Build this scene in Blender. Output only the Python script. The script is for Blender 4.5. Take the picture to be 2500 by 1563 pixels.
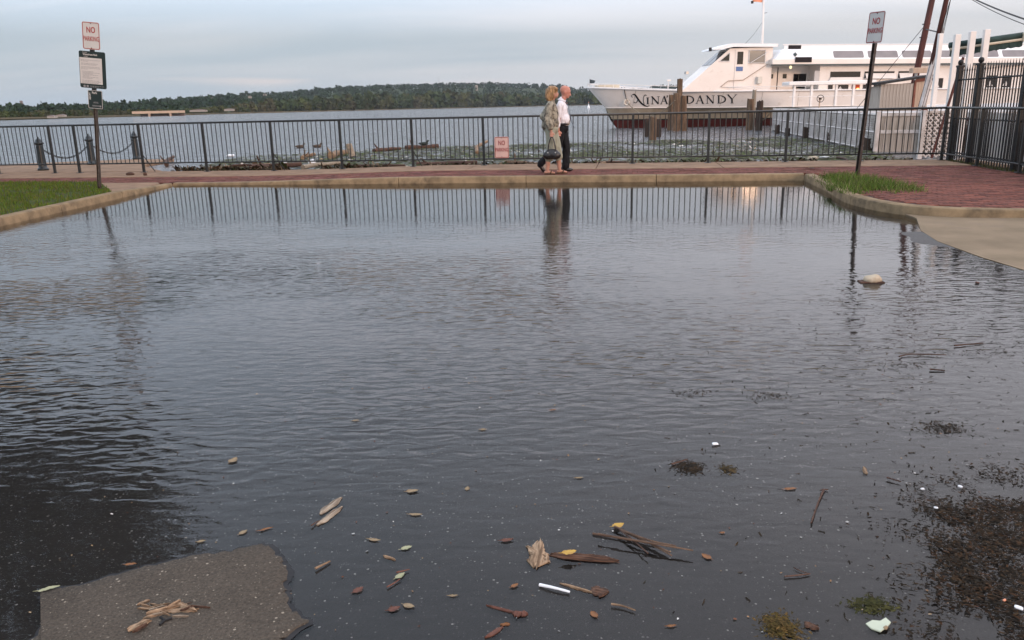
import bpy, math, random
import numpy as np
from mathutils import Vector, Matrix, noise as mnoise

S = bpy.context.scene
COL = S.collection
for o in list(bpy.data.objects):
    bpy.data.objects.remove(o)
rnd = random.Random(7)
npr = np.random.default_rng(11)
PI = math.pi

# ------------------------------------------------------------------ camera
CAM_H = 1.43
PITCH = math.atan(522 / 1944.4)
ROLL = math.atan(.022)
FWD = Vector((0, math.cos(PITCH), -math.sin(PITCH)))
R0 = Vector((1, 0, 0)); U0 = R0.cross(FWD)
RT = math.cos(ROLL) * R0 - math.sin(ROLL) * U0
UP = math.sin(ROLL) * R0 + math.cos(ROLL) * U0
CPOS = Vector((0, 0, CAM_H))
cam = bpy.data.cameras.new('camera')
cam.lens = 28; cam.sensor_width = 36; cam.clip_start = .05; cam.clip_end = 12000
camo = bpy.data.objects.new('camera', cam); COL.objects.link(camo)
camo.matrix_world = Matrix((( RT.x, UP.x, -FWD.x, 0), (RT.y, UP.y, -FWD.y, 0), (RT.z, UP.z, -FWD.z, CAM_H), (0, 0, 0, 1)))
S.camera = camo

# ------------------------------------------------------------------ sky, sun, exposure
SUN_EL, SUN_AZ = math.radians(11), math.radians(150)      # low evening sun behind the camera, veiled by cloud
W = bpy.data.worlds.new('World'); S.world = W; W.use_nodes = True
nt = W.node_tree; nt.nodes.clear()
def N(t, kind, **kw):
    n = t.nodes.new(kind)
    for k, v in kw.items():
        setattr(n, k, v)
    return n
def ramp(t, fac, stops, interp='LINEAR'):
    n = t.nodes.new('ShaderNodeValToRGB'); n.color_ramp.interpolation = interp
    el = n.color_ramp.elements
    while len(el) > 1: el.remove(el[-1])
    el[0].position = stops[0][0]; el[0].color = (*stops[0][1], 1) if len(stops[0][1]) == 3 else stops[0][1]
    for p, c in stops[1:]:
        e = el.new(p); e.color = (*c, 1) if len(c) == 3 else c
    t.links.new(fac, n.inputs['Fac'])
    return n.outputs['Color']
def mth(t, op, a, b=None, c=None):
    n = t.nodes.new('ShaderNodeMath'); n.operation = op
    for i, v in enumerate((a, b, c)):
        if v is None: continue
        if hasattr(v, 'links'): t.links.new(v, n.inputs[i])
        else: n.inputs[i].default_value = v
    return n.outputs[0]
def mixc(t, fac, a, b, blend='MIX'):
    n = t.nodes.new('ShaderNodeMix'); n.data_type = 'RGBA'; n.blend_type = blend
    for sock, v in ((n.inputs[0], fac), (n.inputs[6], a), (n.inputs[7], b)):
        if hasattr(v, 'links'): t.links.new(v, sock)
        else: sock.default_value = v if not isinstance(v, tuple) or len(v) == 4 else (*v, 1)
    return n.outputs[2]
def mapping(t, vec, scale, loc=(0, 0, 0), rot=(0, 0, 0)):
    n = t.nodes.new('ShaderNodeMapping'); n.inputs['Scale'].default_value = scale
    n.inputs['Location'].default_value = loc; n.inputs['Rotation'].default_value = rot
    t.links.new(vec, n.inputs['Vector']); return n.outputs[0]
def noise(t, vec, scale=1., detail=3., rough=.5, dist=0.):
    n = t.nodes.new('ShaderNodeTexNoise'); n.inputs['Scale'].default_value = scale
    n.inputs['Detail'].default_value = detail; n.inputs['Roughness'].default_value = rough
    n.inputs['Distortion'].default_value = dist
    if vec is not None: t.links.new(vec, n.inputs['Vector'])
    return n.outputs['Fac']
tc = N(nt, 'ShaderNodeTexCoord')
sky = N(nt, 'ShaderNodeTexSky', sky_type='NISHITA', sun_disc=False, sun_elevation=SUN_EL, sun_rotation=SUN_AZ)
sky.dust_density = 2.0
sx = N(nt, 'ShaderNodeSeparateXYZ'); nt.links.new(tc.outputs['Generated'], sx.inputs[0])
zc = mth(nt, 'MAXIMUM', sx.outputs[2], 0.0)
# cloud sheet seen on a flat ceiling: direction divided by (height + a little)
den = mth(nt, 'ADD', zc, .16)
cx = N(nt, 'ShaderNodeCombineXYZ')
nt.links.new(mth(nt, 'DIVIDE', sx.outputs[0], den), cx.inputs[0])
nt.links.new(mth(nt, 'DIVIDE', sx.outputs[1], den), cx.inputs[1])
c1 = noise(nt, mapping(nt, cx.outputs[0], (.32, 1.15, 1), (3.1, 1.7, 0)), 1.0, 5, .5, .3)
c2 = noise(nt, mapping(nt, cx.outputs[0], (.12, .3, 1), (7.7, 3.2, 0)), 1.0, 2, .5)
cm = mth(nt, 'ADD', mth(nt, 'MULTIPLY', c1, .5), mth(nt, 'MULTIPLY', c2, .6))
cm = mth(nt, 'ADD', cm, mth(nt, 'MULTIPLY', sx.outputs[0], .28))      # the cloud thins towards the left, blue shows there
cloud = ramp(nt, cm, [(.42, (4.2, 4.85, 5.55)), (.54, (5.55, 5.75, 6.2)), (.68, (6.35, 6.3, 6.55))])
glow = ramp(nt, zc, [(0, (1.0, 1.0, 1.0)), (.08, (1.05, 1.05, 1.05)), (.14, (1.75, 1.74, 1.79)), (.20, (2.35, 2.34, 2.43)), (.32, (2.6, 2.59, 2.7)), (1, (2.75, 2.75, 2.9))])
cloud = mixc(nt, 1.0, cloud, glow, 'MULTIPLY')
band = ramp(nt, zc, [(.020, (0, 0, 0)), (.034, (1, 1, 1)), (.052, (0, 0, 0))])
bn = ramp(nt, noise(nt, mapping(nt, tc.outputs['Generated'], (2.6, 2.6, 34), (.35, .2, .4)), 1.0, 2, .5), [(.55, (0, 0, 0)), (.68, (1, 1, 1))])
bm = mth(nt, 'MULTIPLY', mth(nt, 'MULTIPLY', band, bn), .65)
cloud = mixc(nt, bm, cloud, (8.4, 7.0, 6.6, 1))
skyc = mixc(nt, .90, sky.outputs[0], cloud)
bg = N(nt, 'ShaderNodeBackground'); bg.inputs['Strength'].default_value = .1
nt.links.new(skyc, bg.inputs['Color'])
wo = N(nt, 'ShaderNodeOutputWorld'); nt.links.new(bg.outputs[0], wo.inputs['Surface'])

sun = bpy.data.lights.new('sun', 'SUN'); sun.energy = 1.05; sun.angle = math.radians(10); sun.color = (1, .63, .41)
suno = bpy.data.objects.new('sun', sun); COL.objects.link(suno)
SUN_DIR = Vector((math.sin(SUN_AZ) * math.cos(SUN_EL), math.cos(SUN_AZ) * math.cos(SUN_EL), math.sin(SUN_EL)))
suno.rotation_euler = SUN_DIR.to_track_quat('Z', 'Y').to_euler()
S.view_settings.view_transform = 'Standard'; S.view_settings.look = 'None'
S.view_settings.exposure = 0.2; S.view_settings.gamma = 1.0
S.view_settings.use_curve_mapping = False
S.cycles.max_bounces = 6; S.cycles.diffuse_bounces = 2; S.cycles.glossy_bounces = 3; S.cycles.transparent_max_bounces = 10
S.cycles.use_adaptive_sampling = True; S.cycles.adaptive_threshold = .015
S.cycles.volume_bounces = 0
S.cycles.use_denoising = True
S.cycles.caustics_reflective = True; S.cycles.caustics_refractive = False

# ------------------------------------------------------------------ survey helpers (photo pixel -> place on a known level)
def ray(x, y): return FWD * 1944.4 + RT * (x - 1250) + UP * (781.5 - y)
def gp(x, y, z=0.):
    d = ray(x, y); return CPOS + d * ((z - CAM_H) / d.z)
def vp(x, y, Y):
    d = ray(x, y); return CPOS + d * (Y / d.y)

# ------------------------------------------------------------------ materials
MATS = {}
def new_mat(name):
    m = bpy.data.materials.new(name); m.use_nodes = True
    t = m.node_tree; t.nodes.clear()
    out = N(t, 'ShaderNodeOutputMaterial'); b = N(t, 'ShaderNodeBsdfPrincipled')
    t.links.new(b.outputs[0], out.inputs['Surface'])
    MATS[name] = m
    return m, t, b, out
def pmat(name, c1, c2=None, scale=6., rough=.6, metal=0., bump=0., bscale=None, stretch=(1, 1, 1), detail=4., spec=.25, world=False, lo=.35, hi=.65, tint=None, dirt=None):
    """principled, two-tone noise colour, fine relief"""
    m, t, b, out = new_mat(name)
    tcn = N(t, 'ShaderNodeTexCoord')
    vec = tcn.outputs['Object']
    if world:
        g = N(t, 'ShaderNodeNewGeometry'); vec = g.outputs['Position']
    v = mapping(t, vec, stretch)
    if c2 is None: c2 = tuple(x * .8 for x in c1)
    col = ramp(t, noise(t, v, scale, detail, .6), [(lo, c1), (hi, c2)])
    if dirt:
        dm = ramp(t, noise(t, mapping(t, vec, stretch, (5, 3, 9)), dirt[1], 5, .65), [(dirt[2], (0, 0, 0)), (dirt[3], (1, 1, 1))])
        col = mixc(t, dm, col, (*dirt[0], 1))
    if tint == 'attr':
        a = N(t, 'ShaderNodeAttribute', attribute_name='tint'); col = mixc(t, 1.0, col, a.outputs['Color'], 'MULTIPLY')
    if tint == 'rand':
        oi = N(t, 'ShaderNodeObjectInfo'); r = ramp(t, oi.outputs['Random'], [(0, (.62, .62, .66)), (.5, (1, 1, 1)), (1, (1.3, 1.2, 1.15))])
        col = mixc(t, 1.0, col, r, 'MULTIPLY')
    t.links.new(col, b.inputs['Base Color'])
    b.inputs['Roughness'].default_value = rough; b.inputs['Metallic'].default_value = metal
    b.inputs['Specular IOR Level'].default_value = spec
    if bump:
        bn_ = N(t, 'ShaderNodeBump'); bn_.inputs['Strength'].default_value = 1; bn_.inputs['Distance'].default_value = bump
        t.links.new(noise(t, v, bscale or scale * 3, 4, .6), bn_.inputs['Height']); t.links.new(bn_.outputs[0], b.inputs['Normal'])
    return m

def asphalt_mat(name, base, speck, rough, wet=False, speckamt=.1):
    m, t, b, out = new_mat(name)
    g = N(t, 'ShaderNodeNewGeometry'); p = g.outputs['Position']
    big = noise(t, p, 1.3, 4, .6)
    col = ramp(t, big, [(.3, tuple(x * .75 for x in base)), (.7, tuple(x * 1.25 for x in base))])
    fine = noise(t, p, 130, 2, .7)
    col = mixc(t, .55, col, mixc(t, 1.0, col, ramp(t, fine, [(.3, (.35, .35, .35)), (.7, (1.7, 1.65, 1.6))]), 'MULTIPLY'))
    for sc, am, tone in ((78, speckamt, speck), (140, speckamt * 1.6, tuple(x * .6 for x in speck))):
        vo = N(t, 'ShaderNodeTexVoronoi', feature='F1'); vo.inputs['Scale'].default_value = sc
        t.links.new(p, vo.inputs['Vector'])
        sp = N(t, 'ShaderNodeSeparateColor'); t.links.new(vo.outputs['Color'], sp.inputs[0])
        pick = mth(t, 'LESS_THAN', sp.outputs[0], am)
        near = mth(t, 'LESS_THAN', vo.outputs['Distance'], mth(t, 'ADD', mth(t, 'MULTIPLY', sp.outputs[1], .22), .12))
        col = mixc(t, mth(t, 'MULTIPLY', mth(t, 'MULTIPLY', pick, near), mth(t, 'ADD', mth(t, 'MULTIPLY', sp.outputs[2], .7), .3)), col, (*tone, 1))
    t.links.new(col, b.inputs['Base Color'])
    b.inputs['Roughness'].default_value = rough; b.inputs['Specular IOR Level'].default_value = .5 if wet else .15
    bn_ = N(t, 'ShaderNodeBump'); bn_.inputs['Distance'].default_value = .005 if not wet else .0016
    t.links.new(noise(t, p, 85, 2, .7), bn_.inputs['Height']); t.links.new(bn_.outputs[0], b.inputs['Normal'])
    return m
asphalt_mat('asphalt_wet', (.022, .0185, .0165), (.36, .35, .33), .62, wet=True, speckamt=.11)
asphalt_mat('asphalt_dry', (.068, .055, .043), (.30, .25, .19), .9, speckamt=.16)

def water_mat(name, river=False):
    m = bpy.data.materials.new(name); m.use_nodes = True; MATS[name] = m
    t = m.node_tree; t.nodes.clear()
    out = N(t, 'ShaderNodeOutputMaterial')
    g = N(t, 'ShaderNodeNewGeometry'); p = g.outputs['Position']
    sp = N(t, 'ShaderNodeSeparateXYZ'); t.links.new(p, sp.inputs[0])
    if not river:
        r1 = noise(t, mapping(t, p, (8.5, 18.5, 1), (0, 0, 0), (0, 0, .10)), 1.0, 1.0, .45, .5)
        r2 = noise(t, mapping(t, p, (4.2, 9.5, 1), (4, 2, 0), (0, 0, -.07)), 1.0, 1.0, .5, .4)
        r3 = noise(t, mapping(t, p, (22, 55, 1), (1, 7, 0)), 1.0, 1, .5)
        patch = ramp(t, noise(t, mapping(t, p, (.35, .5, 1), (2.2, 5.1, 0)), 1.0, 2, .5), [(.36, (.3, .3, .3)), (.62, (1.3, 1.3, 1.3))])
        # wind reaches the middle and the left of the pool; the lee of the kerb and the shallow rim stay calm
        ys = ramp(t, mth(t, 'DIVIDE', sp.outputs[1], 16.), [(.13, (.10, .10, .10)), (.17, (.28, .28, .28)), (.25, (.95, .95, .95)), (.36, (1.0, 1.0, 1.0)), (.50, (.42, .42, .42)), (.64, (.12, .12, .12)), (1, (.035, .035, .035))])
        xs = ramp(t, mth(t, 'ADD', mth(t, 'DIVIDE', sp.outputs[0], 16.), .5), [(.25, (1.9, 1.9, 1.9)), (.43, (1.35, 1.35, 1.35)), (.52, (.9, .9, .9)), (.70, (.5, .5, .5))])
        A = mth(t, 'MULTIPLY', mth(t, 'MULTIPLY', patch, ys), xs)
        h = mth(t, 'ADD', mth(t, 'MULTIPLY', r1, .0105), mth(t, 'MULTIPLY', r2, .0075))
        h = mth(t, 'ADD', mth(t, 'MULTIPLY', h, A), mth(t, 'MULTIPLY', r3, .00022))
    else:
        r1 = noise(t, mapping(t, p, (.55, 1.7, 1), (0, 0, 0), (0, 0, .15)), 1.0, 3, .55, .3)
        r2 = noise(t, mapping(t, p, (2.2, 6.0, 1), (4, 2, 0), (0, 0, -.1)), 1.0, 2, .5)
        h = mth(t, 'ADD', mth(t, 'MULTIPLY', r1, .14), mth(t, 'MULTIPLY', r2, .05))
    bp_ = N(t, 'ShaderNodeBump'); bp_.inputs['Strength'].default_value = 1.0; bp_.inputs['Distance'].default_value = 1.0
    t.links.new(h, bp_.inputs['Height'])
    fr = N(t, 'ShaderNodeFresnel'); fr.inputs['IOR'].default_value = 1.33; t.links.new(bp_.outputs[0], fr.inputs['Normal'])
    gl = N(t, 'ShaderNodeBsdfGlossy'); gl.inputs['Roughness'].default_value = .012 if not river else .05
    t.links.new(bp_.outputs[0], gl.inputs['Normal'])
    if not river:
        tr = N(t, 'ShaderNodeBsdfTransparent'); tr.inputs['Color'].default_value = (.82, .79, .76, 1)
        lower = tr.outputs[0]
    else:
        df = N(t, 'ShaderNodeBsdfDiffuse'); df.inputs['Color'].default_value = (.17, .175, .18, 1); lower = df.outputs[0]
    mx = N(t, 'ShaderNodeMixShader'); t.links.new(fr.outputs[0], mx.inputs[0])
    t.links.new(lower, mx.inputs[1]); t.links.new(gl.outputs[0], mx.inputs[2])
    t.links.new(mx.outputs[0], out.inputs['Surface'])
    return m
water_mat('puddle_water'); water_mat('river_water', True)

pmat('kerb_concrete', (.29, .205, .12), (.19, .135, .08), 5, .9, bump=.003, bscale=60, dirt=((.10, .075, .05), 2.5, .5, .72), spec=0.12)
pmat('coping_concrete', (.30, .195, .125), (.21, .135, .088), 3, .9, bump=.002, bscale=40, dirt=((.16, .11, .08), 2.2, .52, .75), spec=0.1)
pmat('apron_concrete', (.25, .185, .122), (.185, .138, .09), 1.6, .9, bump=.002, bscale=70, dirt=((.20, .15, .11), 3.5, .55, .8), world=True, spec=0.1)
pmat('mortar', (.11, .065, .055), (.07, .05, .045), 9, .95, world=True, spec=0.1)
pmat('brick', (.185, .072, .052), (.11, .048, .038), 14, .9, bump=.002, bscale=70, tint='rand', world=True, spec=0.1)
pmat('brick_field', (.185, .072, .052), (.11, .048, .038), 14, .9, bump=.002, bscale=70, tint='attr', world=True, spec=0.1)
pmat('soil', (.06, .05, .03), (.035, .03, .02), 6, .95, world=True, spec=0.1)
pmat('lawn', (.055, .075, .02), (.05, .05, .022), 3, .95, world=True, spec=0.08)
pmat('grass', (1, 1, 1), (.75, .75, .75), 2.5, .7, tint='attr', world=True, spec=.08)
pmat('stone_wall', (.13, .12, .105), (.09, .08, .07), 3, .9, bump=.01, world=True)
pmat('black_paint', (.012, .013, .013), (.02, .02, .019), 12, .42, spec=.5)
pmat('black_iron', (.012, .012, .014), (.022, .02, .019), 16, .5)
pmat('bollard_paint', (.014, .020, .024), (.022, .028, .03), 10, .38, spec=.5)
pmat('white_paint', (.80, .74, .70), (.72, .67, .62), 2.2, .5, spec=.5)
pmat('boat_white', (.82, .73, .66), (.77, .68, .61), 1.2, .42, dirt=((.55, .46, .38), 1.8, .6, .85), spec=.5)
pmat('boat_roof', (.84, .83, .82), (.79, .78, .77), 1.5, .45, spec=.5)
pmat('boat_tan', (.36, .30, .22), (.27, .22, .16), 1.6, .6, stretch=(1, 1, .5), dirt=((.22, .11, .05), 1.1, .58, .74))
pmat('boat_under', (.10, .075, .055), (.07, .05, .04), 1.6, .7)
pmat('boat_red', (.10, .022, .02), (.06, .018, .017), 2, .7)
pmat('black_matte', (.012, .011, .012), (.02, .018, .018), 8, .6)
pmat('dark_interior', (.014, .010, .012), (.02, .014, .016), 3, .7)
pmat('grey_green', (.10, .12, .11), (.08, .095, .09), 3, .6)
pmat('lettering_black', (.010, .010, .012), (.014, .014, .016), 8, .45)
pmat('sign_white', (.58, .545, .51), (.53, .50, .47), 5, .45)
pmat('sign_flash_salmon', (.80, .50, .41), (.74, .45, .37), 5, .5)  # flash light thrown back by the sign face, put into its colour
pmat('sign_red', (.36, .035, .035), (.30, .03, .03), 6, .45)
pmat('sign_green', (.016, .026, .024), (.02, .03, .028), 6, .4)
pmat('sign_panel', (.58, .53, .49), (.53, .48, .45), 6, .5)
pmat('sign_print', (.20, .19, .19), (.28, .26, .26), 30, .6)
pmat('galvanised', (.055, .045, .040), (.10, .08, .07), 18, .5, .4, dirt=((.07, .035, .02), 6, .5, .7))
pmat('steel_light', (.45, .44, .42), (.36, .35, .33), 14, .4, .5)
pmat('piling_wood', (.17, .105, .065), (.075, .048, .032), 3.2, .9, stretch=(3, 3, .45), bump=.02, bscale=5, dirt=((.26, .18, .11), 3, .55, .72))
pmat('piling_dark', (.07, .045, .032), (.035, .024, .02), 3, .9, stretch=(3, 3, .5), bump=.02, bscale=5)
pmat('pole_wood', (.10, .035, .028), (.06, .024, .02), 3, .8, stretch=(4, 4, .3))
pmat('lattice_white', (.62, .56, .53), (.48, .43, .40), 4, .6, dirt=((.22, .19, .15), 1.5, .52, .75))
pmat('shed_board', (.42, .36, .31), (.30, .26, .22), 5, .8, stretch=(4, 4, .3), dirt=((.16, .13, .10), 2.2, .52, .74))
pmat('shed_tan', (.46, .33, .24), (.36, .26, .19), 4, .8, stretch=(4, 4, .3))
pmat('shed_trim', (.20, .075, .05), (.14, .055, .04), 6, .8)
pmat('shingle', (.045, .042, .04), (.025, .024, .024), 8, .9)
pmat('awning_green', (.030, .058, .052), (.022, .04, .037), 5, .7)
pmat('awning_cream', (.58, .50, .38), (.48, .41, .31), 5, .8)
pmat('rope', (.30, .23, .16), (.20, .15, .10), 30, .9)
pmat('cable', (.012, .012, .013), (.02, .02, .02), 10, .6)
pmat('driftwood', (.30, .20, .125), (.13, .08, .05), 9, .9, stretch=(.4, 4, 4), bump=.004, bscale=22)
pmat('driftwood_dark', (.11, .06, .042), (.05, .03, .023), 9, .85, stretch=(.4, 4, 4), bump=.004, bscale=22)
pmat('driftwood_grey', (.34, .28, .21), (.20, .155, .115), 9, .9, stretch=(.4, 4, 4), bump=.004, bscale=22)
pmat('chip_tan', (.40, .27, .17), (.14, .085, .05), 42, .9, stretch=(.22, 3, 3), bump=.004, bscale=70, lo=.38, hi=.6)
pmat('chip_dark', (.15, .08, .052), (.05, .028, .02), 42, .9, stretch=(.22, 3, 3), bump=.004, bscale=70, lo=.38, hi=.6)
pmat('chip_grey', (.40, .33, .25), (.17, .125, .09), 42, .9, stretch=(.22, 3, 3), bump=.004, bscale=70, lo=.38, hi=.6)
pmat('reed', (.16, .10, .065), (.08, .05, .036), 9, .85, stretch=(.4, 4, 4))
pmat('leaf_tan', (.30, .22, .13), (.17, .115, .065), 30, .7)
pmat('leaf_yellow', (.50, .31, .06), (.36, .20, .05), 30, .65)
pmat('leaf_orange', (.25, .11, .045), (.13, .06, .03), 30, .7)
pmat('leaf_red', (.15, .062, .042), (.08, .035, .025), 30, .7)
pmat('leaf_pale', (.36, .34, .21), (.25, .25, .14), 30, .65)
pmat('weed_dark', (.022, .018, .013), (.04, .028, .018), 20, .7, tint='attr', spec=.06)
pmat('weed_green', (.05, .055, .02), (.03, .035, .015), 20, .8)
pmat('plastic_white', (.80, .80, .80), (.74, .74, .75), 6, .35, spec=.5)
pmat('foam', (.50, .41, .30), (.38, .30, .21), 18, .9, bump=.006, bscale=30)
pmat('shard_green', (.52, .54, .40), (.46, .48, .36), 8, .4)
pmat('skin', (.48, .25, .18), (.40, .20, .14), 10, .5)
pmat('skin_ruddy', (.54, .25, .185), (.46, .19, .135), 10, .42)
pmat('hair_blond', (.42, .24, .11), (.16, .085, .04), 34, .5, stretch=(1, 1, .35), bump=.012, bscale=40)
pmat('blouse', (.34, .30, .23), (.075, .062, .05), 15, .85, lo=.42, hi=.62, bump=.006, bscale=9)
pmat('capri', (.32, .31, .235), (.27, .26, .20), 8, .85, bump=.008, bscale=9)
pmat('shirt', (.78, .74, .76), (.72, .68, .71), 4, .7, bump=.012, bscale=9)
pmat('trouser_black', (.008, .008, .010), (.012, .012, .014), 8, .8, bump=.006, bscale=9)
pmat('leather_black', (.012, .009, .009), (.02, .015, .014), 14, .3, spec=.5)
pmat('sandal', (.09, .05, .025), (.06, .035, .02), 14, .6)
pmat('tie_navy', (.018, .028, .055), (.03, .04, .07), 30, .45)
pmat('brass', (.55, .38, .12), (.45, .3, .1), 8, .3, .8)
pmat('flag_orange', (.80, .34, .20), (.72, .28, .16), 5, .7)
pmat('flag_dark', (.03, .045, .05), (.05, .06, .07), 5, .8)
pmat('sign_blue', (.10, .17, .34), (.14, .2, .36), 5, .6)
pmat('ring_white', (.74, .68, .60), (.60, .52, .42), 5, .6)
pmat('bridge_tan', (.52, .36, .25), (.44, .31, .22), .05, .9)
pmat('bridge_shade_roof_brown', (.20, .16, .14), (.16, .13, .12), .05, .9)  # dark brown: shade under the bridge as colour, also far roofs and tower
pmat('roof_far', (.36, .31, .26), (.30, .26, .22), .1, .9)
pmat('bank_earth', (.11, .085, .05), (.07, .06, .035), .02, .95, world=True, spec=0.05)
pmat('hill_ground', (.035, .05, .022), (.05, .06, .03), .01, .95, world=True, spec=0.05)
pmat('wood_leaf', (1, 1, 1), (.6, .62, .55), .05, .8, tint='attr', world=True, spec=.05)
pmat('tree_leaf', (.040, .060, .018), (.028, .04, .012), 1.5, .7, spec=.3)
pmat('bark', (.06, .045, .032), (.035, .027, .02), 5, .95, stretch=(3, 3, .5), bump=.02, bscale=8)
pmat('scum', (1, 1, 1), (.7, .7, .7), 4, .8, tint='attr', world=True, spec=0.04)
pmat('duck_brown', (.10, .07, .05), (.06, .045, .035), 20, .8)
pmat('duck_dark', (.02, .03, .026), (.03, .035, .03), 20, .6)
pmat('gull_white', (.6, .58, .55), (.3, .3, .3), 8, .7)
pmat('orange_lamp_glow', (.34, .05, .02), (.28, .05, .02), 6, .8)  # amber glow of the lit window put into the panel colour
def glass_mat(name, col, f0=.5, rough=.03):
    m, t, b, out = new_mat(name)
    tcn = N(t, 'ShaderNodeTexCoord')
    t.links.new(ramp(t, noise(t, tcn.outputs['Object'], 1.2, 2, .5), [(.35, col), (.65, tuple(x * .8 for x in col))]), b.inputs['Base Color'])
    b.inputs['Roughness'].default_value = rough; b.inputs['Specular IOR Level'].default_value = f0
    return m
glass_mat('glass_dark', (.012, .012, .016), .5)
glass_mat('glass_grey', (.24, .21, .205), .6, .06)
glass_mat('glass_wheelhouse', (.22, .19, .165), .9, .04)
def lamp_mat(name, col, strength):
    m, t, b, out = new_mat(name)
    e = N(t, 'ShaderNodeEmission'); e.inputs['Color'].default_value = (*col, 1); e.inputs['Strength'].default_value = strength
    t.links.new(e.outputs[0], out.inputs['Surface'])
lamp_mat('lamp_amber', (1, .42, .08), 6.0)
lamp_mat('lamp_yellow', (1, .80, .42), 1.6)

# ------------------------------------------------------------------ mesh helpers
class MB:
    def __init__(s): s.v = []; s.f = []; s.tint = []
    def add(s, vs, fs, tint=None):
        b = len(s.v); s.v += [tuple(v) for v in vs]; s.f += [tuple(i + b for i in f) for f in fs]
        s.tint += [tint or (1, 1, 1)] * len(vs)
        return s
    def box(s, c, d, rot=None, tint=None):
        x, y, z = d[0] / 2, d[1] / 2, d[2] / 2
        vs = [Vector(p) for p in ((-x, -y, -z), (x, -y, -z), (x, y, -z), (-x, y, -z), (-x, -y, z), (x, -y, z), (x, y, z), (-x, y, z))]
        if rot is not None: vs = [rot @ v for v in vs]
        vs = [v + Vector(c) for v in vs]
        return s.add(vs, ((0, 3, 2, 1), (4, 5, 6, 7), (0, 1, 5, 4), (1, 2, 6, 5), (2, 3, 7, 6), (3, 0, 4, 7)), tint)
    def bbox(s, c, d, bev=.01):
        """box with chamfered vertical and top edges"""
        x, y, z = d[0] / 2, d[1] / 2, d[2] / 2
        b = min(bev, x * .9, y * .9)
        def ring(ins, zz):
            X, Y = x - ins, y - ins; q = b * .6
            return [(-X + q, -Y, zz), (X - q, -Y, zz), (X, -Y + q, zz), (X, Y - q, zz), (X - q, Y, zz), (-X + q, Y, zz), (-X, Y - q, zz), (-X, -Y + q, zz)]
        rs = [ring(0, -z), ring(0, z - b), ring(b, z)]
        vs = [Vector(p) + Vector(c) for r in rs for p in r]
        fs = []
        for k in range(2):
            for i in range(8): fs.append((k * 8 + i, k * 8 + (i + 1) % 8, k * 8 + 8 + (i + 1) % 8, k * 8 + 8 + i))
        fs.append(tuple(range(7, -1, -1))); fs.append(tuple(range(16, 24)))
        return s.add(vs, fs)
    def tube(s, path, r, n=8, caps=True, flat=1., tint=None):
        path = [Vector(p) for p in path]; m = len(path)
        rr = r if isinstance(r, (list, tuple)) else [r] * m
        vs = []; fs = []; pu = None
        for i, p in enumerate(path):
            d = (path[min(i + 1, m - 1)] - path[max(i - 1, 0)])
            d = d.normalized() if d.length > 1e-9 else Vector((0, 0, 1))
            if pu is None:
                a = Vector((0, 0, 1)) if abs(d.z) < .9 else Vector((0, 1, 0)); u = a.cross(d).normalized()
            else:
                u = (pu - d * pu.dot(d)).normalized()
            pu = u; w = d.cross(u)
            for k in range(n):
                a = 2 * PI * k / n
                vs.append(p + u * (rr[i] * math.cos(a)) + w * (rr[i] * math.sin(a) * flat))
        for i in range(m - 1):
            for k in range(n):
                fs.append((i * n + k, i * n + (k + 1) % n, (i + 1) * n + (k + 1) % n, (i + 1) * n + k))
        if caps:
            fs.append(tuple(range(n - 1, -1, -1))); fs.append(tuple((m - 1) * n + k for k in range(n)))
        return s.add(vs, fs, tint)
    def lathe(s, prof, n=12, c=(0, 0, 0)):
        c = Vector(c); vs = []; fs = []
        for r, z in prof:
            for k in range(n):
                a = 2 * PI * k / n; vs.append(c + Vector((r * math.cos(a), r * math.sin(a), z)))
        for i in range(len(prof) - 1):
            for k in range(n): fs.append((i * n + k, i * n + (k + 1) % n, (i + 1) * n + (k + 1) % n, (i + 1) * n + k))
        fs.append(tuple(range(n - 1, -1, -1))); fs.append(tuple((len(prof) - 1) * n + k for k in range(n)))
        return s.add(vs, fs)
    def prism(s, poly, fn, t0, t1):
        """poly: 2-D outline; fn(a, b, t) -> point; from t0 to t1"""
        n = len(poly)
        vs = [fn(a, b, t0) for a, b in poly] + [fn(a, b, t1) for a, b in poly]
        fs = [tuple(range(n)), tuple(range(2 * n - 1, n - 1, -1))]
        fs += [(i, i + n, (i + 1) % n + n, (i + 1) % n) for i in range(n)]
        return s.add(vs, fs)
    def ell(s, c, r, n=12, m=8, rot=None):
        c = Vector(c); vs = []; fs = []
        for j in range(1, m):
            th = PI * j / m
            for k in range(n):
                a = 2 * PI * k / n
                q = Vector((r[0] * math.sin(th) * math.cos(a), r[1] * math.sin(th) * math.sin(a), r[2] * math.cos(th)))
                if rot is not None: q = rot @ q
                vs.append(c + q)
        t = Vector((0, 0, r[2])); bt = Vector((0, 0, -r[2]))
        if rot is not None: t = rot @ t; bt = rot @ bt
        vs += [c + t, c + bt]; T, B = len(vs) - 2, len(vs) - 1
        for j in range(m - 2):
            for k in range(n): fs.append((j * n + k, (j + 1) * n + k, (j + 1) * n + (k + 1) % n, j * n + (k + 1) % n))
        for k in range(n):
            fs.append((T, k, (k + 1) % n)); fs.append((B, (m - 2) * n + (k + 1) % n, (m - 2) * n + k))
        return s.add(vs, fs)
    def mesh(s, name, mat, smooth=False, usetint=False):
        me = bpy.data.meshes.new(name); me.from_pydata(s.v, [], s.f); me.update()
        if usetint:
            a = me.color_attributes.new('tint', 'FLOAT_COLOR', 'POINT')
            arr = np.ones((len(s.v), 4), np.float32); arr[:, :3] = np.array(s.tint, np.float32); a.data.foreach_set('color', arr.ravel())
        if mat: me.materials.append(MATS[mat])
        fix_normals(me)
        if smooth: me.polygons.foreach_set('use_smooth', [True] * len(me.polygons))
        return me
    def build(s, name, mat, parent=None, smooth=False, usetint=False, **tags):
        return link(name, s.mesh(name, mat, smooth, usetint), parent, **tags)
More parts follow.
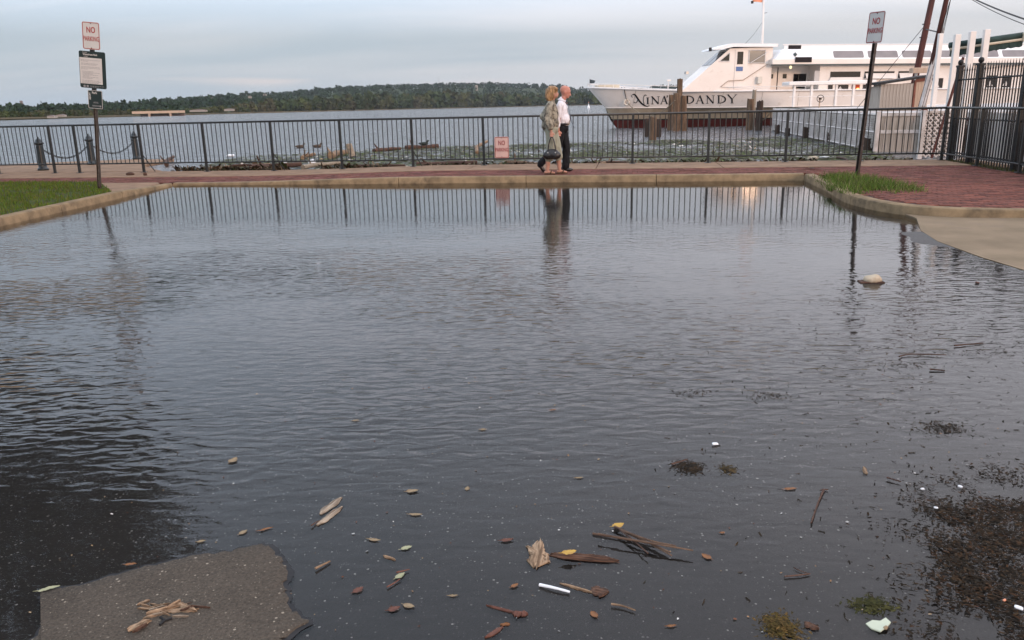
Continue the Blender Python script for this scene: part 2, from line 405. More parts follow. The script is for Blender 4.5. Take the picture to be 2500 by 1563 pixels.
import bmesh
def fix_normals(me):
    if len(me.polygons) > 60000: return
    bm = bmesh.new(); bm.from_mesh(me); bmesh.ops.recalc_face_normals(bm, faces=bm.faces); bm.to_mesh(me); bm.free()
def tag(o, label=None, cat=None, group=None, kind=None):
    if label: o['label'] = label
    if cat: o['category'] = cat
    if group: o['group'] = group
    if kind: o['kind'] = kind
    return o
def link(name, me, parent=None, **tags):
    o = bpy.data.objects.new(name, me); COL.objects.link(o)
    if parent is not None: o.parent = parent
    return tag(o, **tags)
def empty(name, loc=(0, 0, 0), rot=(0, 0, 0), **tags):
    o = bpy.data.objects.new(name, None); COL.objects.link(o); o.empty_display_size = .2
    o.location = loc; o.rotation_euler = rot
    return tag(o, **tags)
def shade_auto(o, ang=40):
    me = o.data; me.polygons.foreach_set('use_smooth', [True] * len(me.polygons))
    try: me.set_sharp_from_angle(angle=math.radians(ang))
    except Exception: pass
    return o
def face_up(o):
    me = o.data
    if sum(p.normal.z for p in me.polygons) < 0: me.flip_normals()
    return o
def text_mesh(body, size, mat, sx=1., bold=0.):
    cu = bpy.data.curves.new('txt', 'FONT'); cu.body = body; cu.size = size; cu.align_x = 'CENTER'; cu.align_y = 'CENTER'
    cu.offset = bold; cu.resolution_u = 3; cu.extrude = .0015
    o = bpy.data.objects.new('txt', cu); COL.objects.link(o)
    dg = bpy.context.evaluated_depsgraph_get()
    me = bpy.data.meshes.new_from_object(o.evaluated_get(dg)); bpy.data.objects.remove(o); bpy.data.curves.remove(cu)
    for v in me.vertices: v.co = Vector((v.co.x * sx, -v.co.z, v.co.y))      # upright, facing -Y
    me.materials.clear(); me.materials.append(MATS[mat])
    return me
def sub(pts, n):
    """Catmull-Rom resample of an open polyline"""
    P = [Vector(p) for p in pts]; out = []
    for i in range(len(P) - 1):
        p0 = P[max(i - 1, 0)]; p1 = P[i]; p2 = P[i + 1]; p3 = P[min(i + 2, len(P) - 1)]
        for k in range(n):
            t = k / n
            out.append(.5 * ((2 * p1) + (p2 - p0) * t + (2 * p0 - 5 * p1 + 4 * p2 - p3) * t * t + (-p0 + 3 * p1 - 3 * p2 + p3) * t ** 3))
    out.append(P[-1]); return out
def inpoly(x, y, poly):
    c = False; n = len(poly); j = n - 1
    for i in range(n):
        xi, yi = poly[i][0], poly[i][1]; xj, yj = poly[j][0], poly[j][1]
        if (yi > y) != (yj > y) and x < (xj - xi) * (y - yi) / (yj - yi) + xi: c = not c
        j = i
    return c
def sheet(name, poly, z, mat, thick=.2, **tags):
    """flat slab over a polygon; z is a number or a function of (x, y)"""
    zf = z if callable(z) else (lambda x, y: z)
    n = len(poly); m = MB()
    vs = [(p[0], p[1], zf(p[0], p[1])) for p in poly] + [(p[0], p[1], zf(p[0], p[1]) - thick) for p in poly]
    m.add(vs, [tuple(range(n)), tuple(range(2 * n - 1, n - 1, -1))] + [(i, i + n, (i + 1) % n + n, (i + 1) % n) for i in range(n)])
    return m.build(name, mat, **tags)

# ================================================================== THE SETTING
UD = Vector((1, -.15, 0)).normalized(); VD = Vector((.15, 1, 0)).normalized()
ORG = Vector((0, 15.55, 0))
def UV(u, v, z=0.): p = ORG + UD * u + VD * v; return Vector((p.x, p.y, z))
def uv_of(x, y): d = Vector((x, y, 0)) - ORG; return d.dot(UD), d.dot(VD)
def smooth(a, b, t): t = max(0., min(1., (t - a) / (b - a))); return t * t * (3 - 2 * t)
def zwalk(u): return .045 + .075 * smooth(-6.2, -1.5, u)
UANG = math.atan2(UD.y, UD.x)

APRON_EDGE = [(4.93, 9.62), (4.55, 8.75), (4.37, 8.05), (4.31, 7.15), (4.33, 6.58), (4.45, 5.4), (4.7, 3.6), (5.2, 1.5), (6, -3)]
def apron_x(Y):
    for (x0, y0), (x1, y1) in zip(APRON_EDGE, APRON_EDGE[1:]):
        if y1 <= Y <= y0: return x0 + (x1 - x0) * (y0 - Y) / (y0 - y1)
    return APRON_EDGE[0][0] if Y > APRON_EDGE[0][1] else APRON_EDGE[-1][0]
def lot_h(X, Y):
    n = mnoise.noise(Vector((X * .9, Y * .9, 3.3))) * .004 + mnoise.noise(Vector((X * 4, Y * 4, 9.1))) * .0022
    h = -.013 - .0058 * max(0, min(Y - 2, 16)) + n
    if Y < 9.7:
        xb = apron_x(Y)
        e = smooth(xb - .85, xb - .15, X) * smooth(9.7, 8.6, Y) * smooth(3.5, 5.6, Y)
        h = h * (1 - e) + e * (.0002 + n * 1.5)
        e2 = smooth(.7, 2.6, X) * smooth(4.6, 2.3, Y)
        h = h * (1 - e2) + e2 * (-.0045 + n * 1.2)
    if Y < 1.4: h += (1.4 - Y) * .02
    return h
gx = np.concatenate([np.arange(-7.2, -2.4, .2), np.arange(-2.4, 5.2, .08), np.arange(5.2, 18.1, .6)])
gy = np.concatenate([np.arange(-14, 1.2, .6), np.arange(1.2, 9.8, .09), np.arange(9.8, 17.3, .3)])
nx, ny = len(gx), len(gy)
m = MB()
m.v = [(float(x), float(y), lot_h(float(x), float(y))) for y in gy for x in gx]; m.tint = [(1, 1, 1)] * len(m.v)
m.f = [(j * nx + i, j * nx + i + 1, (j + 1) * nx + i + 1, (j + 1) * nx + i) for j in range(ny - 1) for i in range(nx - 1)]
m.build('asphalt', 'asphalt_wet', smooth=True, label='dark wet asphalt under the flood water', kind='structure')

# kerb path helpers
def sweep(path, width, zt_fn, side):
    """kerb stone along a polyline; side: +1 body lies to the left of the path"""
    P = [Vector((p[0], p[1], 0)) for p in path]; m = MB(); n = 7
    for i, p in enumerate(P):
        d = (P[min(i + 1, len(P) - 1)] - P[max(i - 1, 0)]).normalized(); nrm = Vector((-d.y, d.x, 0)) * side
        zt = zt_fn(p) + mnoise.noise(p * 1.7) * .004
        for a, z in ((-.012, -.25), (0, zt - .035), (.012, zt - .010), (.036, zt), (width - .02, zt + .002), (width, zt - .008), (width, -.25)):
            q = p + nrm * a; m.v.append((q.x, q.y, z)); m.tint.append((1, 1, 1))
    for i in range(len(P) - 1):
        for k in range(n - 1): m.f.append((i * n + k, i * n + k + 1, (i + 1) * n + k + 1, (i + 1) * n + k))
    m.f.append(tuple(range(n))); m.f.append(tuple((len(P) - 1) * n + k for k in range(n - 1, -1, -1)))
    return m
def cut_path(path, cuts, gap=.012):
    """dense path cut at arc lengths"""
    D = [Vector((p[0], p[1], 0)) for p in path]; L = [0]
    for a, b in zip(D, D[1:]): L.append(L[-1] + (b - a).length)
    def at(s):
        s = max(0, min(L[-1], s))
        for i in range(len(D) - 1):
            if s <= L[i + 1] + 1e-9:
                return D[i].lerp(D[i + 1], (s - L[i]) / max(1e-9, L[i + 1] - L[i]))
        return D[-1]
    cuts = [0] + list(cuts) + [L[-1]]; out = []
    for a, b in zip(cuts, cuts[1:]):
        a2, b2 = a + gap / 2, b - gap / 2; k = max(3, int((b2 - a2) / .25)); out.append([at(a2 + (b2 - a2) * i / k) for i in range(k + 1)])
    return out, L[-1]
LEFT_C = Vector((-6.92, 16.59, 0)); RIGHT_C = UV(5.47, 0)
kerb = empty('kerb', (0, 0, 0), label='weathered tan concrete kerb around the flooded lot', kind='structure')
paths = [([(-6.98, -8), (-6.96, 4), (-6.95, 10), LEFT_C], [3, 6, 9, 12, 15, 18, 20.4, 22.4], lambda p: .11 if p.y < 14.2 else .11 - .06 * smooth(14.2, 16.4, p.y), 1),
         ([LEFT_C, RIGHT_C], [2.54, 4.8, 7.33, 9.8], lambda p: zwalk(uv_of(p.x, p.y)[0]) + .004, 1)]
rk = sub([(RIGHT_C.x, RIGHT_C.y, 0), (5.10, 12.9, 0), (4.80, 11.4, 0), (4.84, 10.35, 0), (5.22, 9.72, 0), (6.05, 9.35, 0), (8, 8.85, 0), (12, 7.9, 0), (18, 6.5, 0)], 8)
paths.append((rk, [3.6, 8.2, 11.5, 14.5], lambda p: .124 - .02 * smooth(6, 9, p.x), 1))
for path, cuts, zf, side in paths:
    ps, L = cut_path(path, cuts)
    for q in ps:
        shade_auto(sweep(q, .17, zf, side).build('kerb_stone', 'kerb_concrete', kerb), 35)

# concrete apron at the right
kerb_in = [(p.x, p.y) for p in rk if p.y < 10.0]
ap = APRON_EDGE[:]
poly = ap + [(18, -3)] + [(p[0], p[1]) for p in reversed(kerb_in)]
def apz(x, y): return .004 + .055 * smooth(0, 3.5, x - apron_x(y)) + .012 * smooth(8.6, 9.4, y + .25 * (x - 5))
sheet('concrete_apron', poly, apz, 'apron_concrete', .12, label='tan concrete apron slab beside the puddle', kind='structure')

# dry asphalt patch standing out of the water (near left)
out_px = [(100, 1445), (142, 1439), (194, 1432), (243, 1420), (285, 1406), (333, 1391), (375, 1384), (417, 1372), (462, 1360), (514, 1354), (573, 1349), (604, 1337), (642, 1328), (653, 1332), (670, 1349), (684, 1363), (696, 1380), (701, 1391), (703, 1408), (696, 1429), (699, 1450), (705, 1474), (706, 1488), (729, 1502), (753, 1517), (752, 1524), (690, 1563)]
lft_px = [(83, 1563), (97, 1547), (111, 1526), (125, 1512), (114, 1505), (104, 1474)]
op = [gp(x, y) for x, y in out_px] + [Vector((-.72, 1.5, 0)), Vector((-1.0, .9, 0)), Vector((-1.7, 1.0, 0)), Vector((-1.62, 1.6, 0))] + [gp(x, y) for x, y in lft_px]
dense = []
for a, b in zip(op, op[1:] + op[:1]):
    k = max(1, int((b - a).length / .010))
    for i in range(k):
        p = a.lerp(b, i / k); j = Vector((mnoise.noise(p * 31), mnoise.noise(p * 31 + Vector((7, 3, 1))), 0)) * .012 + Vector((mnoise.noise(p * 85), mnoise.noise(p * 85 + Vector((7, 3, 1))), 0)) * .006; dense.append(p + j)
cen = sum(dense, Vector()) / len(dense)
m = MB(); n = len(dense); levels = [(1.0, -.03), (1.0, .004), (.985, .0085), (.9, .011), (.6, .014), (.3, .015)]
for f, z in levels:
    for p in dense:
        q = cen + (p - cen) * f; m.v.append((q.x, q.y, z + mnoise.noise(q * 6) * .002 + (mnoise.noise(q * 40) * .002 if f > .9 else 0)))
m.v.append((cen.x, cen.y, .015)); m.tint = [(1, 1, 1)] * len(m.v)
for l in range(len(levels) - 1):
    for i in range(n): m.f.append((l * n + i, l * n + (i + 1) % n, (l + 1) * n + (i + 1) % n, (l + 1) * n + i))
b = (len(levels) - 1) * n
for i in range(n): m.f.append((b + i, b + (i + 1) % n, len(m.v) - 1))
shade_auto(m.build('asphalt_patch', 'asphalt_dry', label='dry speckled asphalt patch with a broken edge standing out of the puddle', kind='structure'), 40)

m = MB(); ns = len(dense)
for i, p in enumerate(dense):
    d = (dense[(i + 1) % ns] - dense[i - 1]).normalized(); nn_ = Vector((d.y, -d.x, 0))
    if (p + nn_ * .01 - cen).length < (p - cen).length: nn_ = -nn_
    w_ = max(.004, .014 + .011 * mnoise.noise(p * 14) + .007 * mnoise.noise(p * 60))
    m.v += [tuple(p - nn_ * .002 + Vector((0, 0, .0035))), tuple(p + nn_ * w_ + Vector((0, 0, .0015)))]; m.tint += [(1, 1, 1)] * 2
for i in range(ns): k_ = (i + 1) % ns; m.f.append((2 * i, 2 * i + 1, 2 * k_ + 1, 2 * k_))
face_up(m.build('crack', 'black_matte', label='dark jagged crack round the dry asphalt patch', kind='structure'))

# flood water in the lot
pw = [(-6.93, -6), (LEFT_C.x + .02, LEFT_C.y + .01), (RIGHT_C.x - .005, RIGHT_C.y - .01)] + [(p.x, p.y) for p in rk[1:] if p.y > 9.3] + [(8, -6)]
m = MB(); m.add([(p[0], p[1], 0) for p in pw], [tuple(range(len(pw)))])
face_up(m.build('flood_water', 'puddle_water', label='still rippled flood water reflecting the overcast sky', kind='structure'))

# brick walkway
walk = empty('brick_walkway', (0, 0, 0), label='red brick walkway between the kerb and the railing', kind='structure')
right_edge = [Vector((9.28, 17.25, 0)), Vector((8.90, 14.0, 0)), Vector((8.55, 11.0, 0)), Vector((8.3, 8.9, 0))]
rkb = []
for i, p in enumerate(rk):
    d = (rk[min(i + 1, len(rk) - 1)] - rk[max(i - 1, 0)]).normalized(); rkb.append(p + Vector((-d.y, d.x, 0)) * .165)
right_area = [UV(5.9, 1.62), UV(5.63, .17)] + [p for p in rkb[1:] if p.x < 8.3 and p.y > 8.7] + [right_edge[3], right_edge[2], right_edge[1], UV(8.95, 1.62)]
ra = [(p.x, p.y) for p in right_area]
base = MB()
us = [-24, -14, -8, -7, -6.2, -5.5, -4.5, -3.5, -2.5, -1.5, 0, 5.9]
for a, bb in zip(us, us[1:]):
    base.add([UV(a, .16, zwalk(a) - .012), UV(bb, .16, zwalk(bb) - .012), UV(bb, 1.63, zwalk(bb) - .012), UV(a, 1.63, zwalk(a) - .012)], [(0, 1, 2, 3)])
base.build('mortar_bed', 'mortar', walk)
m = MB(); m.add([(x, y, .108) for x, y in ra], [tuple(range(len(ra)))]); m.build('mortar_bed', 'mortar', walk)
bricks = []
BL, BW, GAP = .205, .102, .007
for r in range(-80, 16):
    v = .17 + BW * (r + .5)
    if v > 1.60: break
    off = (r % 2) * BL / 2
    for k in range(-118, 52):
        u = k * BL + off + BL / 2
        p = UV(u, v)
        if v > .17 and -24 < u < 5.75: bricks.append((p, u, v))
        elif u > 4.2 and all(inpoly(q.x, q.y, ra) for q in (UV(u - .1, v - .05), UV(u + .1, v - .05), UV(u + .1, v + .05), UV(u - .1, v + .05))): bricks.append((p, u, v))
def vis(p):
    d = p - CPOS; z = d.dot(FWD); x = d.dot(RT) / z * 1944.4; return abs(x) < 1270 and z > 0
bricks = [b for b in bricks if b[0].x > -16]
seen = sorted([b for b in bricks if vis(b[0])], key=lambda b: (b[0] - CPOS).length)
top = set(id(b) for b in seen[:300])
bmx = MB(); bmx.bbox((0, 0, 0), (BL - GAP, BW - GAP, .06), .006); bme = bmx.mesh('brick', 'brick')
for b in seen[:300]:
    o = link('brick', bme, walk); z = zwalk(b[1]) + rnd.uniform(-.003, .003)
    o.location = (b[0].x, b[0].y, z - .03); o.rotation_euler = (rnd.uniform(-.012, .012), rnd.uniform(-.01, .01), UANG + rnd.uniform(-.01, .01))
fld = MB()
for b in bricks:
    if id(b) in top: continue
    z = zwalk(b[1]) + rnd.uniform(-.003, .003); t = rnd.choice([.62, .8, .9, 1, 1, 1.1, 1.25])
    fld.box((b[0].x, b[0].y, z - .03), (BL - GAP, BW - GAP, .06), Matrix.Rotation(UANG + rnd.uniform(-.01, .01), 3, 'Z'), (t, t * rnd.uniform(.92, 1.05), t * rnd.uniform(.92, 1.08)))
fld.build('bricks', 'brick_field', walk, usetint=True, kind='stuff')

# concrete coping along the river edge
cop = empty('coping', (0, 0, 0), label='tan concrete coping strip under the railing', kind='structure')
edges = [-24, -20, -16, -12.5, -9.6, -6.6, -3.9, -1.2, 1.6, 4.2, 6.9, 8.95]
for a, bb in zip(edges, edges[1:]):
    mm = MB(); k = 6; a2, b2 = a + .008, bb - .008
    for i in range(k + 1):
        u = a2 + (b2 - a2) * i / k; z = zwalk(u) + .006
        for v, zz in ((1.635, z - .12), (1.635, z - .006), (1.645, z), (3.24, z), (3.25, z - .01), (3.25, z - .35)):
            mm.v.append(tuple(UV(u, v, zz))); mm.tint.append((1, 1, 1))
    for i in range(k):
        for j in range(5): mm.f.append((i * 6 + j, i * 6 + j + 1, (i + 1) * 6 + j + 1, (i + 1) * 6 + j))
    mm.f.append(tuple(range(6))); mm.f.append(tuple(k * 6 + j for j in range(5, -1, -1)))
    shade_auto(mm.build('coping_slab', 'coping_concrete', cop), 30)
m = MB(); m.add([UV(-24, 3.2, 0), UV(9.6, 3.2, 0), UV(9.6, 3.2, -2), UV(-24, 3.2, -2), UV(-24, 2.6, 0), UV(9.6, 2.6, 0), UV(9.6, 2.6, -2), UV(-24, 2.6, -2)], [(0, 1, 2, 3), (4, 5, 6, 7), (0, 1, 5, 4), (1, 2, 6, 5), (0, 3, 7, 4)])
m.build('seawall', 'stone_wall', label='dark stone seawall below the coping', kind='structure')

# promenade beyond the railing at the left, with the bollards
pr = [gp(-500, 416, .05), gp(0, 402, .05), gp(300, 390, .05), gp(425, 389, .05), gp(345, 404, .05), UV(-9.2, 3.26), UV(-24, 3.26)]
sheet('promenade', [(p.x, p.y) for p in pr], .055, 'coping_concrete', 1.0, label='pale concrete quay beyond the railing at left', kind='structure')
# ground right of the tall fence
q = [right_edge[0] + Vector((.35, .2, 0)), right_edge[1] + Vector((.35, 0, 0)), right_edge[3] + Vector((.4, -.1, 0)), Vector((30, 4, 0)), Vector((30, 18, 0)), Vector((10.6, 18.6, 0))]
sheet('quay', [(p.x, p.y) for p in q], .10, 'coping_concrete', .6, label='concrete quay behind the tall black fence', kind='structure')
q = [right_edge[0] + Vector((.36, .21, 0)), UV(8.97, 3.2), UV(8.97, 1.64), right_edge[1], right_edge[2], right_edge[3], right_edge[3] + Vector((.41, -.1, 0)), right_edge[1] + Vector((.36, 0, 0))]
sheet('verge', [(p.x, p.y) for p in q], .104, 'soil', .3, label='weedy strip of soil under the tall black fence', kind='structure')

# lawn and pad
lawn_poly = [(-7.13, -8), (-7.13, 14.45), (-8.6, 16.95), (-14, 17.9), (-40, 21.6), (-40, -8)]
sheet('lawn', lawn_poly, lambda x, y: .085, 'lawn', .3, label='mown lawn at the left behind the kerb', kind='structure')
sheet('kerb_ramp', [(-7.13, 14.46), (-7.1, 16.4), (-7.3, 16.78), (-8.6, 16.96)], lambda x, y: .075 - .02 * smooth(15, 16.6, y), 'coping_concrete', .2, label='concrete pad at the corner of the lawn', kind='structure')
sheet('ground', [(-40, -30), (40, -30), (40, 16.5), (9, 16.5), (-8, 19), (-40, 23)], -.35, 'soil', .3, label='bare ground below the paving', kind='structure')

def quads_mesh(name, V4, tint, mat, parent=None, **tags):
    """V4: (n,4,3) corner array -> one mesh; tint (n,3)"""
    n = len(V4); me = bpy.data.meshes.new(name)
    me.vertices.add(n * 4); me.vertices.foreach_set('co', V4.reshape(-1).astype(np.float32))
    me.loops.add(n * 4); me.loops.foreach_set('vertex_index', np.arange(n * 4, dtype=np.int32))
    me.polygons.add(n); me.polygons.foreach_set('loop_start', np.arange(0, n * 4, 4, dtype=np.int32)); me.polygons.foreach_set('loop_total', np.full(n, 4, np.int32))
    me.update(calc_edges=True)
    a = me.color_attributes.new('tint', 'FLOAT_COLOR', 'POINT'); arr = np.ones((n * 4, 4), np.float32); arr[:, :3] = np.repeat(tint, 4, axis=0); a.data.foreach_set('color', arr.ravel())
    me.materials.append(MATS[mat]); return link(name, me, parent, **tags)
def blades(name, P, hmin, hmax, width, cols, mat='grass', lean=.5, parent=None, **tags):
    n = len(P); h = npr.uniform(hmin, hmax, n); a = npr.uniform(0, 2 * PI, n); ln = npr.uniform(0, lean, n); la = npr.uniform(0, 2 * PI, n)
    w = width * npr.uniform(.6, 1.3, n); dx = np.stack([np.cos(a) * w, np.sin(a) * w, np.zeros(n)], 1)
    tipv = np.stack([np.cos(la) * ln * h, np.sin(la) * ln * h, h], 1)
    V = np.stack([P - dx, P + dx, P + tipv * .98 + dx * .15, P + tipv - dx * .15], 1)
    c = np.array(cols)[npr.integers(0, len(cols), n)] * npr.uniform(.75, 1.25, (n, 1))
    return quads_mesh(name, V, c, mat, parent, **tags)
pts = []
while len(pts) < 42000:
    x, y = npr.uniform(-14.5, -7.1), npr.uniform(9, 18)
    if inpoly(x, y, lawn_poly) and npr.uniform() < .35 + .65 * (mnoise.noise(Vector((x * 1.5, y * 1.5, 0))) > -.25): pts.append((x, y, .083))
blades('lawn_grass', np.array(pts), .025, .06, .006, [(.085, .13, .016), (.06, .095, .014), (.11, .14, .02), (.14, .12, .04), (.095, .16, .015)], label='short green grass of the lawn at left', kind='stuff')
tp = [gp(x, y, .12) for x, y in ((2008, 434), (2060, 428), (2130, 437), (2200, 452), (2262, 464), (2200, 470), (2120, 466), (2078, 477), (2040, 455))]
tpoly = [(p.x, p.y) for p in tp]; xs_ = [p[0] for p in tpoly]; ys_ = [p[1] for p in tpoly]; pts = []
while len(pts) < 5200:
    x, y = npr.uniform(min(xs_), max(xs_)), npr.uniform(min(ys_), max(ys_))
    if inpoly(x + npr.normal(0, .10), y + npr.normal(0, .12), tpoly) and npr.uniform() < .6 + .9 * mnoise.noise(Vector((x * 4, y * 4, 5))): pts.append((x, y, .105))
pts += [(5.02 + npr.normal(0, .05), 12.35 + npr.normal(0, .12), .06) for _ in range(160)]
blades('grass_tuft', np.array(pts), .03, .14, .005, [(.10, .17, .025), (.075, .13, .02), (.14, .20, .035), (.06, .095, .02), (.20, .17, .08)], lean=1.2, label='bright green tuft of long grass round the right sign post', cat=None, kind='stuff')
vg = [(right_edge[0].lerp(right_edge[1], t) if s < .5 else right_edge[1].lerp(right_edge[2], t)) + Vector((rnd.uniform(-.05, .35), rnd.uniform(-.05, .05), .1)) for t, s in ((rnd.random(), rnd.random()) for _ in range(1500))]
blades('verge_weeds', np.array([tuple(p) for p in vg]), .02, .07, .006, [(.06, .08, .02), (.09, .09, .03), (.10, .07, .035)], label='short weeds along the foot of the tall black fence', kind='stuff')

# river
m = MB(); m.add([UV(-4000, 3.05, -.02), UV(4000, 3.05, -.02), (4200, 6500, -.02), (-4200, 6500, -.02)], [(0, 1, 2, 3)])
face_up(m.build('river', 'river_water', label='wide grey river with small waves', kind='structure'))

# far bank, hills and woods
def interp(x, tab):
    xs, ys = zip(*tab); return float(np.interp(x, xs, ys))
SHORE_D = [(-900, 300), (0, 400), (300, 560), (500, 720), (700, 950), (1000, 1300), (1250, 1500), (1500, 1600), (3300, 1700)]
SKYL = [(-900, 268), (0, 257), (150, 254), (300, 247), (500, 232), (600, 225), (700, 223), (770, 217), (830, 210), (950, 207), (1100, 203), (1200, 201), (1300, 205), (1360, 207), (1400, 213), (1450, 216), (1560, 215), (1620, 207), (1800, 212), (3300, 205)]
BELT = [(-900, 280), (0, 271), (250, 269), (450, 266), (560, 258), (640, 246), (750, 241), (900, 231), (1000, 229), (1100, 226), (1300, 231), (1450, 228), (3300, 200)]
cols_ = np.arange(-900, 3301, 60); rows = (0, .012, .1, .45, .75, 1.0, 1.25, 2.2)
m = MB()
def ridgeY(x): return interp(x, SHORE_D) * 1.55 + 450
def ground(x, f):
    """f: 0 shore .. 1 ridge; returns world point"""
    Y0, Y1 = interp(x, SHORE_D), ridgeY(x); Y = Y0 + (Y1 - Y0) * f
    base = vp(x, 259 - .022 * (x - 1250), Y); zr = vp(x, interp(x, SKYL), Y1).z - 13
    z = 0 if f <= 0 else (.9 if f < .05 else 1.0 + (max(zr, 2) - 1) * smooth(.05, 1., f)) if f <= 1 else max(zr, 2) * (1 - .35 * (f - 1))
    return Vector((base.x, Y, z))
for x in cols_:
    for f in rows: m.v.append(tuple(ground(x, f))); m.tint.append((1, 1, 1))
nr = len(rows)
for i in range(len(cols_) - 1):
    for k in range(nr - 1): m.f.append((i * nr + k, (i + 1) * nr + k, (i + 1) * nr + k + 1, i * nr + k + 1))
hill = m.build('far_hills', 'hill_ground', smooth=True, label='low hills on the far side of the river', kind='structure')
m = MB()
for i, x in enumerate(cols_):
    for f, dz in ((-.004, -.3), (.0, .6), (.004, 1.3), (.02, 1.2)):
        p = ground(x, max(f, 0)); p.y += f * 400 if f < 0 else 0; m.v.append((p.x, p.y - (2 if f < 0 else 0), dz)); m.tint.append((1, 1, 1))
for i in range(len(cols_) - 1):
    for k in range(3): m.f.append((i * 4 + k, (i + 1) * 4 + k, (i + 1) * 4 + k + 1, i * 4 + k + 1))
m.build('far_shore', 'bank_earth', label='strip of bare earth along the far shore', kind='structure')
def wood(name, spec, nq, label):
    """spec: list of (base point, height, radius, tint) -> crowns of many small leaf clumps"""
    T = len(spec); B = np.array([tuple(s[0]) for s in spec]); Hh = np.array([s[1] for s in spec]); Rr = np.array([s[2] for s in spec]); Tn = np.array([s[3] for s in spec])
    d = npr.normal(size=(T, nq, 3)); d /= np.linalg.norm(d, axis=2, keepdims=True); d *= npr.uniform(.55, 1.0, (T, nq, 1)) ** .5
    d[:, :, 0] *= (1 + .25 * npr.normal(size=(T, 1))); 
    C = np.empty((T, nq, 3)); C[:, :, 0] = B[:, None, 0] + d[:, :, 0] * Rr[:, None]; C[:, :, 1] = B[:, None, 1] + d[:, :, 1] * Rr[:, None]
    C[:, :, 2] = B[:, None, 2] + Hh[:, None] * (.52 + .48 * d[:, :, 2])
    a = npr.normal(size=(T, nq, 3)); a /= np.linalg.norm(a, axis=2, keepdims=True); bvec = npr.normal(size=(T, nq, 3)); bvec -= a * (a * bvec).sum(2, keepdims=True); bvec /= np.linalg.norm(bvec, axis=2, keepdims=True)
    s = (Rr[:, None, None] * npr.uniform(.20, .40, (T, nq, 1)))
    V = np.stack([C - a * s - bvec * s * .7, C + a * s - bvec * s * .5, C + a * s * .8 + bvec * s, C - a * s * .9 + bvec * s * .8], 2).reshape(-1, 4, 3)
    tint = (Tn[:, None, :] * npr.uniform(.82, 1.18, (T, nq, 1))).reshape(-1, 3)
    return quads_mesh(name, V, tint, 'wood_leaf', label=label, kind='stuff')
spec = []
BC = [(.075, .092, .034), (.060, .078, .030), (.085, .088, .040), (.092, .082, .044), (.048, .066, .028), (.095, .098, .038), (.07, .072, .036), (.05, .07, .03)]
for i in range(1500):
    x = rnd.uniform(-150, 2650) if i < 1250 else rnd.uniform(-800, 3200); f = rnd.uniform(.006, .11) ** 1.0; p = ground(x, f); yb = interp(x, BELT)
    zt = vp(x, yb, p.y).z; h = max(2.2, (zt - p.z) * rnd.choice([rnd.uniform(.4, .8), rnd.uniform(.75, 1.0), rnd.uniform(.95, 1.18)])); 
    if rnd.random() < .3: h *= .5
    c = rnd.choice(BC); spec.append((p - Vector((0, 0, h * .06)), h, h * rnd.uniform(.26, .55), c))
wood('river_woods', spec, 60, 'belt of olive and brown trees along the far river shore')
spec = []
HC = [(.028, .050, .026), (.024, .044, .024), (.032, .054, .026), (.032, .046, .024)]
for i in range(3200):
    x = rnd.uniform(-200, 2700); f = rnd.uniform(.25, 1.02) if i > 900 else rnd.uniform(.97, 1.02); p = ground(x, f); h = rnd.uniform(10, 15) * (1.18 if rnd.random() < .12 else 1) * interp(x, [(0, .75), (900, 1), (3000, 1.1)])
    c = rnd.choice(HC); spec.append((p - Vector((0, 0, 1.5)), h, h * rnd.uniform(.36, .55), c))
wood('hill_woods', spec, 22, 'dark green wooded ridge behind the far shore')

# ================================================================== THINGS
# ---- low black railing along the river edge
rail = empty('railing', UV(0, 3.0), label='long low black metal railing with thin upright pickets along the river edge', cat='railing')
ro = rail.location
def rel(p, o=None): return Vector(p) - (o or ro)
ZT, ZB = 1.205, .27
post_u = [-15.1, -13.5, -11.93, -11.25, -9.52, -7.86, -6.14, -4.43, -2.70, -1.02, .70, 2.36, 4.01, 5.66, 7.22, 8.86]
postm = MB(); postm.bbox((0, 0, 0), (.052, .052, 1.0), .004); postme = postm.mesh('post', 'black_paint'); platme = MB().bbox((0, 0, 0), (.13, .11, .012), .003).mesh('base_plate', 'black_paint')
pickm = MB(); pickm.tube([(0, 0, -.5), (0, 0, .5)], .0105, 6); pickme = pickm.mesh('picket', 'black_paint')
def put(name, me, p, sz, rz=0, parent=rail, tilt=(0, 0)):
    o = link(name, me, parent); o.location = p; o.scale = (1, 1, sz); o.rotation_euler = (tilt[0], tilt[1], rz); return o
corner = UV(8.86, 3.0); RUN2 = [Vector((9.20, 17.05, 0)), right_edge[1] + Vector((-.02, 0, 0)), right_edge[2] + Vector((-.02, 0, 0))]
RUN2[0] = Vector((corner.x, corner.y, 0))
def rail_run(pts, posts, skip_last=False):
    for z, r in ((ZT, .024), (ZB, .017)):
        MB().tube([rel((p.x, p.y, z)) for p in pts], r, 8).build('top_rail' if z == ZT else 'bottom_rail', 'black_paint', rail, smooth=True)
    for p in posts:
        o = put('base_plate', platme, rel((p.x, p.y, zwalk(uv_of(p.x, p.y)[0]) + .010)), 1, UANG)
        z0 = .03; put('post', postme, rel((p.x, p.y, (ZT + z0) / 2)), ZT - z0 - .01, UANG, tilt=(rnd.uniform(-.008, .008), rnd.uniform(-.007, .007)))
    for a, b in zip(posts, posts[1:]):
        n = max(2, round((b - a).length / .114))
        for i in range(1, n):
            p = a.lerp(b, i / n); put('picket', pickme, rel((p.x, p.y, (ZT + ZB) / 2)), ZT - ZB, tilt=(rnd.uniform(-.010, .010), rnd.uniform(-.010, .010)))
far_posts = [UV(u, 3.0) for u in post_u]
rail_run([far_posts[0], far_posts[-1]], far_posts)
n2 = 5; run2 = [RUN2[0].lerp(RUN2[1], i / 2) for i in range(3)] + [RUN2[1].lerp(RUN2[2], i / 2) for i in (1, 2)]
rail_run([RUN2[0], RUN2[1], RUN2[2]], run2)
